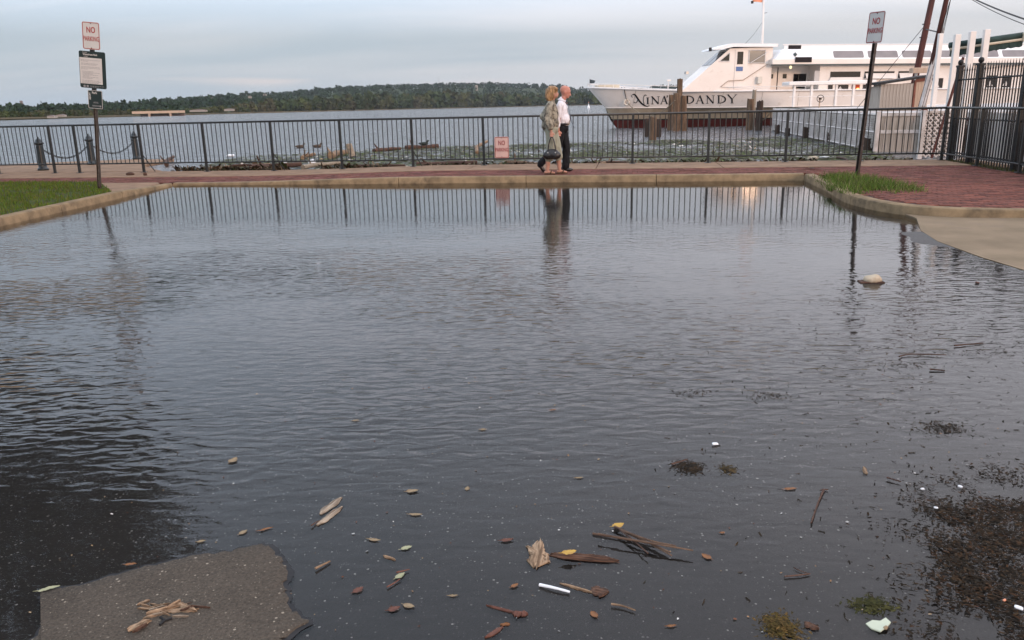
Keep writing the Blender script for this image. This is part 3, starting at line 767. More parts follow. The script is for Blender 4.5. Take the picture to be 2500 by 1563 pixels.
for u, s in ((-9.52, 1), (-6.14, 1), (-2.70, .8)):
    MB().tube([rel(UV(u, 3.0, .5)), rel(UV(u + .22 * s, 3.12, zwalk(u) + .01))], .012, 6).build('brace', 'black_paint', rail)

# ---- tall black iron fence at the right
tall = empty('iron_fence', right_edge[0] + Vector((.2, .15, .1)), label='tall black iron fence with spear tipped pickets at the right edge', cat='fence')
TF = [Vector((9.50, 17.42, 0)), Vector((9.37, 16.45, 0)), Vector((9.09, 14.5, 0)), Vector((8.86, 12.6, 0)), Vector((8.70, 11.2, 0))]
to = tall.location
for i, p in enumerate(TF):
    mm = MB(); mm.bbox(rel((p.x, p.y, 1.06), to), (.105, .105, 1.92), .006); mm.bbox(rel((p.x, p.y, 2.035), to), (.125, .125, .04), .006)
    mm.lathe([(.012, 2.05), (.03, 2.06), (.048, 2.085), (.055, 2.115), (.045, 2.15), (.02, 2.168)], 10, rel((p.x, p.y, 0), to))
    mm.build('post', 'black_iron', tall)
for z in (.28, .98, 1.76):
    MB().tube([rel((p.x, p.y, z), to) for p in TF], .016, 4).build('rail', 'black_iron', tall)
sp = MB(); sp.box((0, 0, .93), (.019, .019, 1.78)); sp.lathe([(.006, 1.80), (.017, 1.84), (.010, 1.88), (.002, 1.97)], 6); spme = sp.mesh('picket', 'black_iron')
for a, b in zip(TF, TF[1:]):
    n = round((b - a).length / .118)
    for i in range(1, n):
        p = a.lerp(b, i / n); o = link('picket', spme, tall); o.location = rel((p.x, p.y, .1), to); o.rotation_euler = (0, 0, 1.4)

# ---- signs
def rrect(w, h, r, n=5):
    out = []
    for cx_, cz_, a0 in ((w / 2 - r, h / 2 - r, 0), (-w / 2 + r, h / 2 - r, 90), (-w / 2 + r, -h / 2 + r, 180), (w / 2 - r, -h / 2 + r, 270)):
        for k in range(n + 1):
            a = math.radians(a0 + 90 * k / n); out.append((cx_ + r * math.cos(a), cz_ + r * math.sin(a)))
    return out
def plate(w, h, r, y0, y1): return MB().prism(rrect(w, h, r), lambda a, b, t: Vector((a, t, b)), y0, y1)
def border(w, h, r, bw, y):
    A = rrect(w, h, r); B = rrect(w - 2 * bw, h - 2 * bw, max(.004, r - bw)); n = len(A); m = MB()
    m.add([(a, y, b) for a, b in A] + [(a, y, b) for a, b in B], [(i, (i + 1) % n, (i + 1) % n + n, i + n) for i in range(n)])
    me = MB(); me.v = [(x, y + d, z) for d in (0, .0012) for x, y_, z in m.v]; me.tint = [(1, 1, 1)] * len(me.v); k = len(m.v)
    me.f = list(m.f) + [tuple(i + k for i in f) for f in m.f]; return me
def child(name, me, parent, loc=(0, 0, 0), rot=(0, 0, 0)):
    o = link(name, me, parent); o.location = loc; o.rotation_euler = rot; return o
def no_parking(root, z, y, mat='sign_white', rz=0, w=.315, h=.475):
    face = child('sign_plate', plate(w, h, .035, -.0015, .0015).mesh('sign_plate', mat), root, (0, y, z), (0, 0, rz))
    child('border', border(w - .016, h - .016, .03, .011, -.0042).mesh('border', 'sign_red'), face)
    child('lettering', text_mesh('NO', .145, 'sign_red', .70, .0022), face, (0, -.004, .095))
    child('lettering', text_mesh('PARKING', .118, 'sign_red', .60, .0008), face, (0, -.004, -.055))
    bo = MB()
    for zz in (h / 2 - .028, -h / 2 + .028): bo.lathe([(.009, -.004), (.009, .004)], 8, (0, 0, 0)); bo.v[-16:] = [(v[0], -.005 + v[2], v[1] + zz) for v in bo.v[-16:]]
    child('bolt', bo.mesh('bolt', 'galvanised'), face)
    return face
# left post, leaning a little, with three signs
LP = gp(243, 461, .085); HT = 2.98
lean = math.radians(6.0)
ls = empty('sign_post', LP, (0, lean, 0), label='leaning left sign post with a no parking sign above a park notice', cat='sign')
m = MB()
for dx in (-.024, .024): m.box((dx, 0, HT / 2 - .05), (.006, .05, HT + .1))
m.box((0, .022, HT / 2 - .05), (.05, .006, HT + .1)); m.build('post', 'galvanised', ls)
hm = MB(); hm.lathe([(.006, 0), (.006, .002)], 6); hv = hm.mesh('hole', 'steel_light')
hh = MB()
for k in range(70): hh.box((-.012, .0175, .05 + k * .024), (.012, .002, .012))
hh.build('holes', 'steel_light', ls, kind='stuff')
no_parking(ls, 2.745, -.03)
info = child('notice_board', plate(.475, .645, .03, -.002, .002).mesh('notice_board', 'sign_green'), ls, (0, -.03, 2.155))
child('panel', plate(.40, .455, .006, -.001, .001).mesh('panel', 'sign_panel'), info, (-.028, -.005, -.02))
tx = MB(); rr_ = random.Random(3)
for k, (ln, ind) in enumerate([(.34, 0), (.15, 0), (0, 0), (.33, 0), (.3, 0), (0, 0), (.34, 0), (.33, 0), (.12, 0), (0, 0), (.2, .015), (.31, .02), (.17, .02), (.29, .02), (.12, .03), (.3, .02), (.2, .02), (0, 0), (.34, 0), (.33, 0), (.31, 0)]):
    x = -.205 + ind
    while ln > 0.02:
        wd = rr_.uniform(.018, .05); tx.box((x + wd / 2, -.0072, .165 - k * .0198), (wd, .001, .0062)); x += wd + .008; ln -= wd + .008
child('small_print', tx.mesh('small_print', 'sign_print'), info)['kind'] = 'stuff'
child('lettering', text_mesh('Waterfront Park', .042, 'sign_panel', .9, .001), info, (-.035, -.0055, .262))
child('lettering', text_mesh('Alexandria', .022, 'sign_panel', .9), info, (-.13, -.0055, .298))
child('lettering', text_mesh('City Parks', .020, 'sign_panel', .9), info, (-.115, -.0055, .228))
m = MB()
for cx_ in (-.16, -.105): m.lathe([(.021, -.001), (.021, .001)], 14, (0, 0, 0)); m.v[-28:] = [(v[0] + cx_, v[2] - .005, v[1] - .292) for v in m.v[-28:]]
for k in range(6): m.box((-.045 + k * .043, -.005, -.285), (.034, .001, .008))
for k in range(4): m.box((-.04 + k * .04, -.005, -.302), (.03, .001, .006))
child('seal', m.mesh('seal', 'sign_print'), info)['kind'] = 'stuff'
adopt = child('small_sign', plate(.262, .325, .02, -.002, .002).mesh('small_sign', 'sign_green'), ls, (.02, -.03, 1.635))
child('border', border(.258, .321, .018, .007, -.004).mesh('border', 'sign_panel'), adopt)
child('lettering', text_mesh('Park', .055, 'sign_panel', .9, .001), adopt, (-.01, -.0045, .118))
child('lettering', text_mesh('ADOPT', .042, 'sign_panel', .9, .001), adopt, (-.092, -.0045, .055), (0, -PI / 2, 0))
m = MB()
for k, (wd, zz) in enumerate(((.08, -.045), (.10, -.06), (.14, -.105), (.13, -.12))): m.box((.01, -.0045, zz), (wd, .001, .007))
m.box((.09, -.0045, -.115), (.03, .001, .03)); child('small_print', m.mesh('small_print', 'sign_print'), adopt)['kind'] = 'stuff'
for zz in (2.49, 1.815): child('bracket', MB().bbox((0, 0, 0), (.07, .03, .04), .004).mesh('bracket', 'black_iron'), ls, (0, -.022, zz))
# right post
RP = gp(2092, 431, .11)
rs = empty('sign_post', RP, (Matrix.Rotation(math.radians(2.6), 3, 'Y') @ Matrix.Rotation(math.radians(-66), 3, 'Z')).to_euler(), label='right sign post in the grass tuft with one no parking sign', cat='sign')
m = MB()
for dx in (-.026, .026): m.box((dx, 0, 1.32), (.008, .05, 2.74))
m.box((0, .022, 1.32), (.052, .008, 2.74)); m.build('post', 'galvanised', rs)
no_parking(rs, 2.465, -.03, w=.335, h=.50)
# on the railing
fs = empty('railing_sign', UV(-.595, 2.965, .29), (0, 0, UANG), label='no parking sign on the low black railing, its flash return painted salmon pink', cat='sign')
no_parking(fs, .235, 0, 'sign_flash_salmon', 0, .33, .475)

# ---- bollards and chains on the quay
BP = [gp(106, 416, .055), gp(226, 402, .055), gp(335, 389, .055)]
def lerp3(a, b, t): return a.lerp(b, t)
blab = ['black bollard nearest the left edge, its chain going right', 'middle black bollard half hidden behind the left sign post', 'farthest black bollard at the right end of the chain']
prof = [(.135, 0), (.135, .05), (.105, .07), (.100, .12), (.085, .62), (.085, .66), (.118, .68), (.125, .70), (.118, .72), (.085, .735), (.08, .76), (.062, .80), (.03, .825), (.022, .83), (.028, .85), (.012, .87)]
bmain = MB().lathe(prof[:6], 18).mesh('shaft', 'bollard_paint', True); bcap = MB().lathe(prof[5:], 18).mesh('cap', 'bollard_paint', True)
for p, l in zip(BP, blab):
    b = empty('bollard', p, label=l, cat='bollard', group='black bollards on the quay')
    link('shaft', bmain, b); link('cap', bcap, b)
    child('lug', MB().tube([(-.11, 0, 0), (.11, 0, 0)], .018, 6).mesh('lug', 'bollard_paint'), b, (0, 0, .60), (0, 0, 1.4))
chl = ['drooping black chain between the nearest and the middle bollard', 'drooping black chain between the middle and the farthest bollard']
for (a, b), l in zip(zip(BP, BP[1:]), chl):
    a = a + Vector((0, 0, .60)); b = b + Vector((0, 0, .60)); root = empty('chain', a, label=l, cat='chain', group='chains between the bollards'); n = 34
    lk = MB(); lk.tube([(math.cos(t) * .034 * 1.4, math.sin(t) * .020, 0) for t in np.linspace(0, 2 * PI, 11)], .0085, 5, False); lme = lk.mesh('link', 'bollard_paint')
    for i in range(n):
        t = (i + .5) / n; p = a.lerp(b, t) - Vector((0, 0, .34 * 4 * t * (1 - t))); t2 = t + .01
        d = a.lerp(b, t2) - Vector((0, 0, .34 * 4 * t2 * (1 - t2))) - p
        o = link('link', lme, root); o.location = p - a; q = d.to_track_quat('X', 'Z')
        o.rotation_euler = (q @ Matrix.Rotation((i % 2) * PI / 2, 3, 'X').to_quaternion()).to_euler()

# ---- pilings
def piling(px, py, ytop, r, mat, label, group, lean=(0, 0), name='piling', ragged=.03):
    p = gp(px, py, 0); h = vp(px, ytop, p.y).z; m = MB(); n = 12; rows_ = 7; sd = rnd.random() * 50
    for i in range(rows_):
        z = -.8 + (h + .8) * i / (rows_ - 1); f = i / (rows_ - 1)
        for k in range(n):
            a = 2 * PI * k / n; rr = r * .88 * (1.08 - .1 * f) * (1 + .10 * mnoise.noise(Vector((math.cos(a) * 1.3, math.sin(a) * 1.3, z * 1.2 + sd))) + .05 * math.sin(3 * a + sd))
            m.v.append((rr * math.cos(a) + lean[0] * z, rr * math.sin(a) + lean[1] * z, z + (ragged * mnoise.noise(Vector((k * .9, sd, 0))) * 2 if i == rows_ - 1 else 0))); m.tint.append((1, 1, 1))
    for i in range(rows_ - 1):
        for k in range(n): m.f.append((i * n + k, i * n + (k + 1) % n, (i + 1) * n + (k + 1) % n, (i + 1) * n + k))
    m.v.append((lean[0] * h, lean[1] * h, h - .02)); m.tint.append((1, 1, 1))
    for k in range(n): m.f.append(((rows_ - 1) * n + k, (rows_ - 1) * n + (k + 1) % n, len(m.v) - 1))
    m.f.append(tuple(range(n - 1, -1, -1)))
    o = m.build(name, mat, label=label, cat='piling', group=group); o.location = (p.x, p.y, 0); shade_auto(o, 50); return o
G1 = 'wooden pilings in front of the boat'
piling(1634, 318, 232, .15, 'piling_wood', 'left post of the tall piling cluster over the boat name', G1, (.03, 0))
piling(1656, 317, 193, .175, 'piling_wood', 'tallest wooden piling, standing up past the boat rail', G1)
piling(1649, 320, 228, .19, 'piling_wood', 'front post of the piling cluster, before the tallest one', G1)
piling(1668, 319, 234, .18, 'piling_wood', 'right post of the tall piling cluster beside the word Dandy', G1, (-.02, 0))
piling(1580, 333, 290, .13, 'piling_dark', 'leftmost short dark stump standing in the floating debris', G1)
piling(1594, 341, 286, .16, 'piling_wood', 'front short wooden stump of the three in the debris', G1)
piling(1608, 334, 292, .12, 'piling_dark', 'right short dark stump behind the front stump', G1)
piling(1829, 317, 242, .20, 'piling_wood', 'brown front piling of the pair right of the boat name', G1)
piling(1837, 314, 220, .12, 'driftwood_grey', 'thin pale grey post behind the pair of brown pilings', G1)
piling(1852, 318, 248, .19, 'piling_dark', 'dark ragged piling right of the brown one by the hull', G1, ragged=.09)
G2 = 'short stumps along the pier'
piling(1897, 326, 305, .12, 'piling_dark', 'farthest short stump at the outer end of the lattice pier', G2)
piling(1922, 331, 314, .12, 'piling_dark', 'second short stump from the outer end of the lattice pier', G2)
piling(1968, 336, 311, .15, 'piling_dark', 'third short stump along the lattice pier', G2)
piling(2030, 346, 325, .17, 'piling_dark', 'fourth short square-looking stump along the lattice pier', G2)
piling(2122, 366, 338, .18, 'piling_dark', 'near dark stump just behind the right sign post', G2)

# ---- pier with lattice skirt
DZ = 1.03
A_, B_ = Vector((13.2, 40.7, 0)), Vector((10.52, 24.5, 0)); E_ = Vector((10.28, 22.75, 0)); F_ = Vector((11.35, 22.45, 0))
pier = empty('pier', B_, label='white wooden pier with lattice skirt leading to the boat', cat='pier')
pol = [(A_.x, A_.y), (B_.x, B_.y), (E_.x, E_.y), (F_.x, F_.y), (12.2, 20.4), (30, 19.0), (30, 44), (14, 43)]
dk = sheet('deck', [(x - B_.x, y - B_.y) for x, y in pol], DZ, 'lattice_white', .13); dk.parent = pier
dirv = (A_ - B_).normalized(); nrmv = Vector((-dirv.y, dirv.x, 0)); Lp = (A_ - B_).length; NP = 8
angp = math.atan2(dirv.y, dirv.x)
lat = MB(); PW, PH = Lp / NP - .1, .42
def lattice_mesh(w, h, step=.105, sw=.03, th=.012):
    m = MB()
    for sgn in (1, -1):
        k = -h
        while k < w:
            x0, z0 = k, 0.; x1, z1 = k + h, h
            if x0 < 0: z0 = -x0; x0 = 0
            if x1 > w: z1 = h - (x1 - w); x1 = w
            if x1 - x0 > .02:
                if sgn < 0: z0, z1 = h - z0, h - z1
                c = Vector(((x0 + x1) / 2, th * .5 * sgn, (z0 + z1) / 2)); L_ = math.hypot(x1 - x0, z1 - z0)
                m.box(c, (L_, th * .8, sw), Matrix.Rotation(-math.atan2(z1 - z0, x1 - x0), 3, 'Y'))
            k += step * 1.414
    return m
lm = lattice_mesh(PW, PH, .085, .036).mesh('lattice', 'lattice_white')
pst = MB().bbox((0, 0, 0), (.11, .11, 1.3), .006).mesh('post', 'lattice_white')
for i in range(NP + 1):
    o = child('post', pst, pier, dirv * (Lp * i / NP) + Vector((0, 0, .42)), (0, 0, angp))
for i in range(NP):
    for z0 in (.06, .54):
        o = child('lattice', lm, pier, dirv * (Lp * i / NP + .05) + Vector((0, 0, z0)), (0, 0, angp)); o['kind'] = 'stuff'
for z in (.51, .985, .03):
    MB().tube([Vector((0, 0, z)), dirv * Lp + Vector((0, 0, z))], .035, 4).build('rail', 'lattice_white', pier)
# boarded end of the pier
ev = (F_ - E_).normalized(); ang_e = math.atan2(ev.y, ev.x); pl = MB().bbox((0, 0, 0), (.172, .03, 1.1), .004).mesh('plank', 'shed_board')
for k in range(6): child('plank', pl, pier, rel(E_ + ev * (.09 + k * .182) + Vector((0, 0, .45)), B_), (0, rnd.uniform(-.006, .006), ang_e))
for zz, dd in ((.52, .06), (.985, .05)): child('beam', MB().bbox((0, 0, 0), (1.2, .06, .09), .006).mesh('beam', 'lattice_white'), pier, rel(E_ + ev * .56 + Vector((0, 0, zz)) - Vector((-.1, .05, 0)) * .6, B_), (0, 0, ang_e))
child('post', MB().bbox((0, 0, 0), (.12, .12, 1.4), .006).mesh('post', 'shed_trim'), pier, rel(E_ + ev * 1.12 + Vector((0, -.08, .42)), B_))
child('post', MB().bbox((0, 0, 0), (.13, .13, 1.5), .006).mesh('post', 'lattice_white'), pier, rel(E_ + ev * 1.36 + Vector((0, -.1, .42)), B_))
# green hose line on the deck edge
hs = MB().tube(sub([A_ + Vector((.1, 0, DZ + .03)), A_.lerp(B_, .3) + Vector((.05, 0, DZ + .05)), A_.lerp(B_, .6) + Vector((.02, 0, DZ + .03)), B_ + Vector((.1, 0, DZ + .04))], 6), .022, 6).build('hose', 'awning_green', label='dark green hose lying along the edge of the pier deck', cat='hose')

# single lattice panel beside the tall fence
sk = E_ - B_; ang_s = math.atan2(sk.y, sk.x); lm2 = lattice_mesh(sk.length, .42, .085, .036).mesh('lattice', 'lattice_white')
for z0 in (.06, .54):
    o = child('lattice', lm2, pier, (0, 0, z0), (0, 0, ang_s)); o['kind'] = 'stuff'
child('post', pst, pier, rel(E_, B_) + Vector((0, 0, .42)), (0, 0, ang_s))
for z in (.51, .985): MB().tube([Vector((0, 0, z)), sk + Vector((0, 0, z))], .035, 4).build('rail', 'lattice_white', pier)
lp = empty('lattice_panel', vp(2243, 388, 19.3), (0, 0, -.06), label='white lattice panel standing between the pier and the tall black fence', cat='lattice panel'); lp.location.z = .02
for x, w_ in ((0, .10), (.72, .06)): child('post', MB().bbox((0, 0, 0), (w_, .08, 1.12), .005).mesh('post', 'lattice_white'), lp, (x, 0, .55))
for z in (.42, 1.07): child('rail', MB().bbox((0, 0, 0), (.72, .05, .05), .004).mesh('rail', 'lattice_white'), lp, (.36, 0, z))
for z, h in ((.02, .38), (.46, .58)):
    o = child('lattice', lattice_mesh(.66, h, .085, .03).mesh('lattice', 'lattice_white'), lp, (.04, 0, z)); o['kind'] = 'stuff'
child('backboard', MB().box((.36, .06, .55), (.68, .01, 1.05)).mesh('backboard', 'shed_board'), lp)

# shed on the pier
sh = empty('shed', Vector((11.74, 26, DZ)), label='small grey board shed with a sloping shingle roof on the pier', cat='shed')
b1 = MB().bbox((0, 0, 0), (.098, .025, .80), .004).mesh('board', 'shed_board'); b2 = MB().bbox((0, 0, 0), (.098, .025, .88), .004).mesh('board', 'shed_tan')
MB().box((.53, .42, .38), (1.02, .78, .76)).build('wall', 'shed_board', sh)
for k in range(10): child('board', b1, sh, (.06 + k * .102, 0, .42))
MB().box((1.30, .42, .42), (.46, .78, .84)).build('wall', 'shed_tan', sh)
for k in range(4): child('board', b2, sh, (1.14 + k * .102, 0, .46))
child('corner_trim', MB().bbox((0, 0, 0), (.06, .06, .92), .004).mesh('corner_trim', 'shed_trim'), sh, (1.07, -.01, .46))
child('fascia', MB().box((0, 0, 0), (.5, .03, .10)).mesh('fascia', 'shed_trim'), sh, (1.33, -.03, .93), (0, -.1, 0))
MB().prism([(-.08, .80), (1.62, 1.02), (1.62, 1.08), (-.08, .87)], lambda a, b, t: Vector((a, t, b)), -.12, .9).build('roof', 'shingle', sh)

# white boards behind the tall fence
bf = empty('board_fence', Vector((10.1, 17.6, .1)), label='white board fence just behind the tall black fence', cat='fence')
bd = MB().bbox((0, 0, 0), (.02, .125, .98), .004).mesh('board', 'white_paint')
for k in range(46):
    p = Vector((10.02, 17.7, 0)).lerp(Vector((9.35, 11.2, 0)), k / 45); child('board', bd, bf, rel((p.x, p.y, .60 + rnd.uniform(-.006, .006)), bf.location), (0, 0, .1))
for z in (.35, .9): MB().tube([rel((10.05, 17.7, z), bf.location), rel((9.39, 11.2, z), bf.location)], .02, 4).build('rail', 'white_paint', bf)

# tall white posts and rolled awning
G3 = 'tall white posts by the pier'
for i, (x, y, l) in enumerate([(2338, 84, 'leftmost of the three tall white square posts before the boat'), (2375, 77, 'middle one of the three tall white square posts'), (2410, 72, 'rightmost of the three tall white square posts under the awning roll')]):
    p = vp(x, y, 20); o = MB().bbox((0, 0, p.z / 2), (.135, .10, p.z), .005).build('white_post', 'white_paint', label=l, cat='post', group=G3); o.location = (p.x, p.y, 0)
p = vp(2297, 82, 22.5); o = MB().bbox((0, 0, p.z / 2), (.11, .10, p.z), .005).build('white_post', 'white_paint', label='slim white post just right of the right utility pole', cat='post'); o.location = (p.x, p.y, 0)
aw0, aw1 = vp(2318, 118, 20.25), vp(2496, 93, 20.25)
aw = empty('awning', aw0, label='rolled dark green awning with cream frame behind the white posts', cat='awning'); d = aw1 - aw0
MB().tube([Vector((0, 0, .06)), d + Vector((0, 0, .06))], .075, 14).build('roll', 'awning_green', aw, smooth=True)
MB().tube([Vector((-.02, -.06, -.03)), d + Vector((.02, -.06, -.03))], .032, 6).build('front_bar', 'awning_cream', aw)
m = MB(); nn = 26
for i in range(nn + 1):
    p = d * (i / nn); dp = .13 + .03 * abs(math.sin(i * 1.2)); m.v += [tuple(p + Vector((0, -.05, -.05))), tuple(p + Vector((0, -.03 + .01 * math.sin(i * 1.9), -.05 - dp)))]; m.tint += [(1, 1, 1)] * 2
for i in range(nn): m.f.append((2 * i, 2 * i + 2, 2 * i + 3, 2 * i + 1))
m.build('valance', 'awning_green', aw)
MB().bbox(d + Vector((.0, -.02, .02)), (.09, .2, .2), .02).build('end_bracket', 'awning_cream', aw)

# utility poles and wires
p1b, p1t = Vector((14.65, 30, DZ)), Vector((15.29, 30, 6.6))
u1 = empty('utility_pole', p1b, label='left dark brown leaning pole on the pier with a guy wire', cat='pole', group='utility poles on the pier')
MB().tube([Vector(), (p1t - p1b) * .3, (p1t - p1b)], [.115, .11, .09], 10).build('shaft', 'pole_wood', u1, smooth=True)
for z in (.44, .52): MB().tube([(p1t - p1b) * z - Vector((.16, 0, 0)), (p1t - p1b) * z + Vector((.12, 0, .02))], .02, 6).build('clamp', 'black_iron', u1)
p2b, p2t = Vector((12.1, 24, DZ)), Vector((12.72, 24, 6.2))
u2 = empty('utility_pole', p2b, label='right brown pole with its lower half cased in white', cat='pole', group='utility poles on the pier')
pd = p2t - p2b
MB().tube([pd * .25, pd], [.075, .06], 10).build('shaft', 'pole_wood', u2, smooth=True)
MB().tube([Vector((-.02, -.02, 0)), pd * .22, pd * .44 + Vector((.06, 0, 0))], [.10, .085, .06], 8).build('casing', 'lattice_white', u2)
for dx in (-.10, .02, .09): MB().tube([Vector((dx - .1, -.14, 0)), pd * .25 + Vector((dx, -.10, 0)), pd * .6 + Vector((.09, -.06, 0))], .008, 5).build('cable', 'cable', u2)
MB().tube([p1b.lerp(p1t, .49) - p2b, p2b.lerp(p2t, .42) - p2b], .022, 5).build('tie', 'cable', u2)
for i, (a, b, sag, r, l) in enumerate([
    (p2b.lerp(p2t, .66), vp(2620, 82, 14), .10, .016, 'thick black cable sloping down from the right pole'),
    (p2b.lerp(p2t, .665), vp(2620, 98, 14), .14, .008, 'thin wire sloping just below the thick black cable'),
    (p2b.lerp(p2t, .90), vp(2620, 18, 12), .30, .018, 'black cable crossing the top right corner'),
    (p1b.lerp(p1t, .53), vp(2078, 282, 33.5), .0, .010, 'straight guy wire from the left pole down behind the sign')]):
    n = 14; P = [a.lerp(b, k / n) - Vector((0, 0, sag * 4 * (k / n) * (1 - k / n))) - a for k in range(n + 1)]
    o = MB().tube(P, r, 6).build('cable', 'cable', label=l, cat='cable'); o.location = a
cp = p2b.lerp(p2t, .68) + Vector((.16, -.05, 0))
o = MB().tube([Vector((.14 * math.cos(t) + .01 * math.sin(5 * t), .01 * math.sin(3 * t), .15 * math.sin(t))) for t in np.linspace(0, 4 * PI, 40)], .012, 5).build('cable_coil', 'cable', label='loop of black cable hanging on the right pole', cat='cable'); o.location = cp
# plank and platform
pt, pb = vp(2352, 140, 18.75), vp(2274, 386, 18.75)
o = MB().bbox((0, 0, (pt - pb).length / 2), (.035, .05, (pt - pb).length), .004).build('plank', 'pole_wood', label='reddish brown plank leaning on the tall black fence', cat='plank'); o.location = pb; o.rotation_euler = (pt - pb).to_track_quat('Z', 'Y').to_euler()
pf = vp(2248, 172, 29.2)
pfo = empty('lamp_platform', (pf.x, pf.y, DZ), label='flat tan box on a grey post behind the shed', cat='post box')
MB().bbox((0, 0, pf.z - DZ), (.68, .3, .18), .02).build('box', 'shed_tan', pfo); MB().tube([(-.15, 0, 0), (-.15, 0, pf.z - DZ - .08)], .05, 8).build('post', 'steel_light', pfo)

# ---- the river boat
BX, BY, BK = 12.4, 47.5, .12
boat = empty('river_boat', (BX, BY, 0), (0, .009, math.atan(BK)), label='white excursion boat with black name lettering moored at the right', cat='boat')
CB, HB = 3.8, 3.8
SEND = 27.
def zs(s): return 2.02 + .34 * (max(0., (.5 - s) / 7.6)) ** 1.4
def hb_s(s): return HB * min(1., max(0., (s + 7.1) / 9.0)) ** .55
def zk(s): return 1.10 + .05 * max(0., (.5 - s) / 6.5)
def hb_k(s): return (HB - .12) * min(1., max(0., (s + 6.0) / 9.5)) ** .62
def hb_f(s): return max(0., hb_k(s) - .42 * smooth(-4.0, -1.5, s))
def hb_w(s): return 3.0 * min(1., max(0., (s + 5.36) / 10.5)) ** .75
QN = 40
def sq(s0, q): return s0 + (SEND - s0) * q ** 2.1
def strip(rows, name, mat, parent=boat, both=True):
    """rows: list of functions q -> (s, halfbreadth, z)"""
    m = MB(); n = len(rows)
    for sd in ((1, -1) if both else (1,)):
        b = len(m.v)
        for i in range(QN + 1):
            for r in rows:
                s, h, z = r(i / QN); m.v.append((s, CB - h * sd, z)); m.tint.append((1, 1, 1))
        for i in range(QN):
            for k in range(n - 1): m.f.append((b + i * n + k, b + (i + 1) * n + k, b + (i + 1) * n + k + 1, b + i * n + k + 1))
    o = m.build(name, mat, parent); shade_auto(o, 35); return o
def rowS(q): s = sq(-7.1, q); return s, hb_s(s), zs(s)
def rowK(q): s = sq(-6.0, q); return s, hb_k(s), zk(s)
def rowF(q): s = sq(-6.0, q); return s, hb_f(s), zk(s) - .012
def row45(q): s = sq(-5.62, q); return s, hb_f(s) * .5 + hb_w(s) * .5, .47
def row42(q): s = sq(-5.58, q); return s, hb_f(s) * .47 + hb_w(s) * .53, .40
def row0(q): s = sq(-5.30, q); return s, hb_w(s), 0.
def rowB(q): s = sq(-4.6, q); return s, hb_w(s) * .8, -.6
def mid(f, g, w): return lambda q: tuple(a + (b - a) * w for a, b in zip(f(q), g(q)))
def hull_at(s, z):
    w = (z - zk(s)) / max(1e-6, zs(s) - zk(s)); lo, hi = 0., 1.
    for _ in range(40):
        q = (lo + hi) / 2; sv = rowK(q)[0] * (1 - w) + rowS(q)[0] * w
        if sv < s: lo = q
        else: hi = q
    return CB - (rowK(q)[1] * (1 - w) + rowS(q)[1] * w)
hull = strip([rowK, mid(rowK, rowS, .33), mid(rowK, rowS, .66), rowS], 'hull', 'boat_white')
strip([rowK, rowF], 'knuckle', 'boat_white'); strip([rowF, mid(rowF, row45, .5), row45], 'lower_hull', 'boat_tan')
strip([row45, row42], 'waterline_stripe', 'black_matte'); strip([row42, row0, rowB], 'bottom', 'boat_red')
strip([lambda q: (rowS(q)[0], 0., rowS(q)[2] - .02), lambda q: (rowS(q)[0], rowS(q)[1], rowS(q)[2] - .02)], 'deck', 'boat_roof')
def side_path(f, dy=0., dz=0., q0=0., q1=1., n=40): 
    out = []
    for i in range(n + 1):
        s, h, z = f(q0 + (q1 - q0) * i / n); out.append(Vector((s, CB - h - dy, z + dz)))
    return out
MB().tube(side_path(rowS, .03, -.02), .055, 6).build('rub_rail', 'white_paint', boat, smooth=True)
MB().tube(side_path(rowK, .02, 0, .02), .03, 6).build('lower_rub_rail', 'boat_white', boat, smooth=True)
MB().tube(side_path(rowS, -.05, .22, 0, .62), .022, 6).build('handrail', 'white_paint', boat, smooth=True)
MB().tube([Vector((v.x, 2 * CB - v.y, v.z)) for v in side_path(rowS, -.05, .22, 0, .62)], .022, 6).build('handrail', 'white_paint', boat, smooth=True)
for q in np.linspace(.01, .61, 16):
    s, h, z = rowS(q)
    for sd in (1, -1): MB().tube([(s, CB - (h - .05) * sd, z), (s, CB - (h - .05) * sd, z + .22)], .016, 5).build('stanchion', 'white_paint', boat)
def bx(name, mat, s0, s1, y0, y1, z0, z1, parent=boat, bev=.015):
    return MB().bbox(((s0 + s1) / 2, (y0 + y1) / 2, (z0 + z1) / 2), (s1 - s0, y1 - y0, z1 - z0), bev).build(name, mat, parent)
bx('locker', 'awning_cream', -6.55, -5.25, 3.3, 4.3, 2.2, 2.50)
MB().tube([(-6.98, CB, 2.3), (-6.98, CB, 2.85)], .014, 5).build('jackstaff', 'black_iron', boat)
m = MB(); m.add([(-6.97, CB, 2.84), (-6.62, CB + .05, 2.76), (-6.70, CB - .03, 2.62), (-6.97, CB, 2.58)], [(0, 1, 2, 3)]); m.build('bow_flag', 'flag_dark', boat)
for sx_ in (-4.6, -2.2, .2, 2.4, 4.6, 6.8, 9.0, 11.2):
    MB().tube([(sx_, hull_at(sx_, zk(sx_) + f_ * (zs(sx_) - zk(sx_))) - .004, zk(sx_) + f_ * (zs(sx_) - zk(sx_))) for f_ in (.04, .35, .65, .94)], .008, 4).build('plating_seam', 'boat_tan', boat)
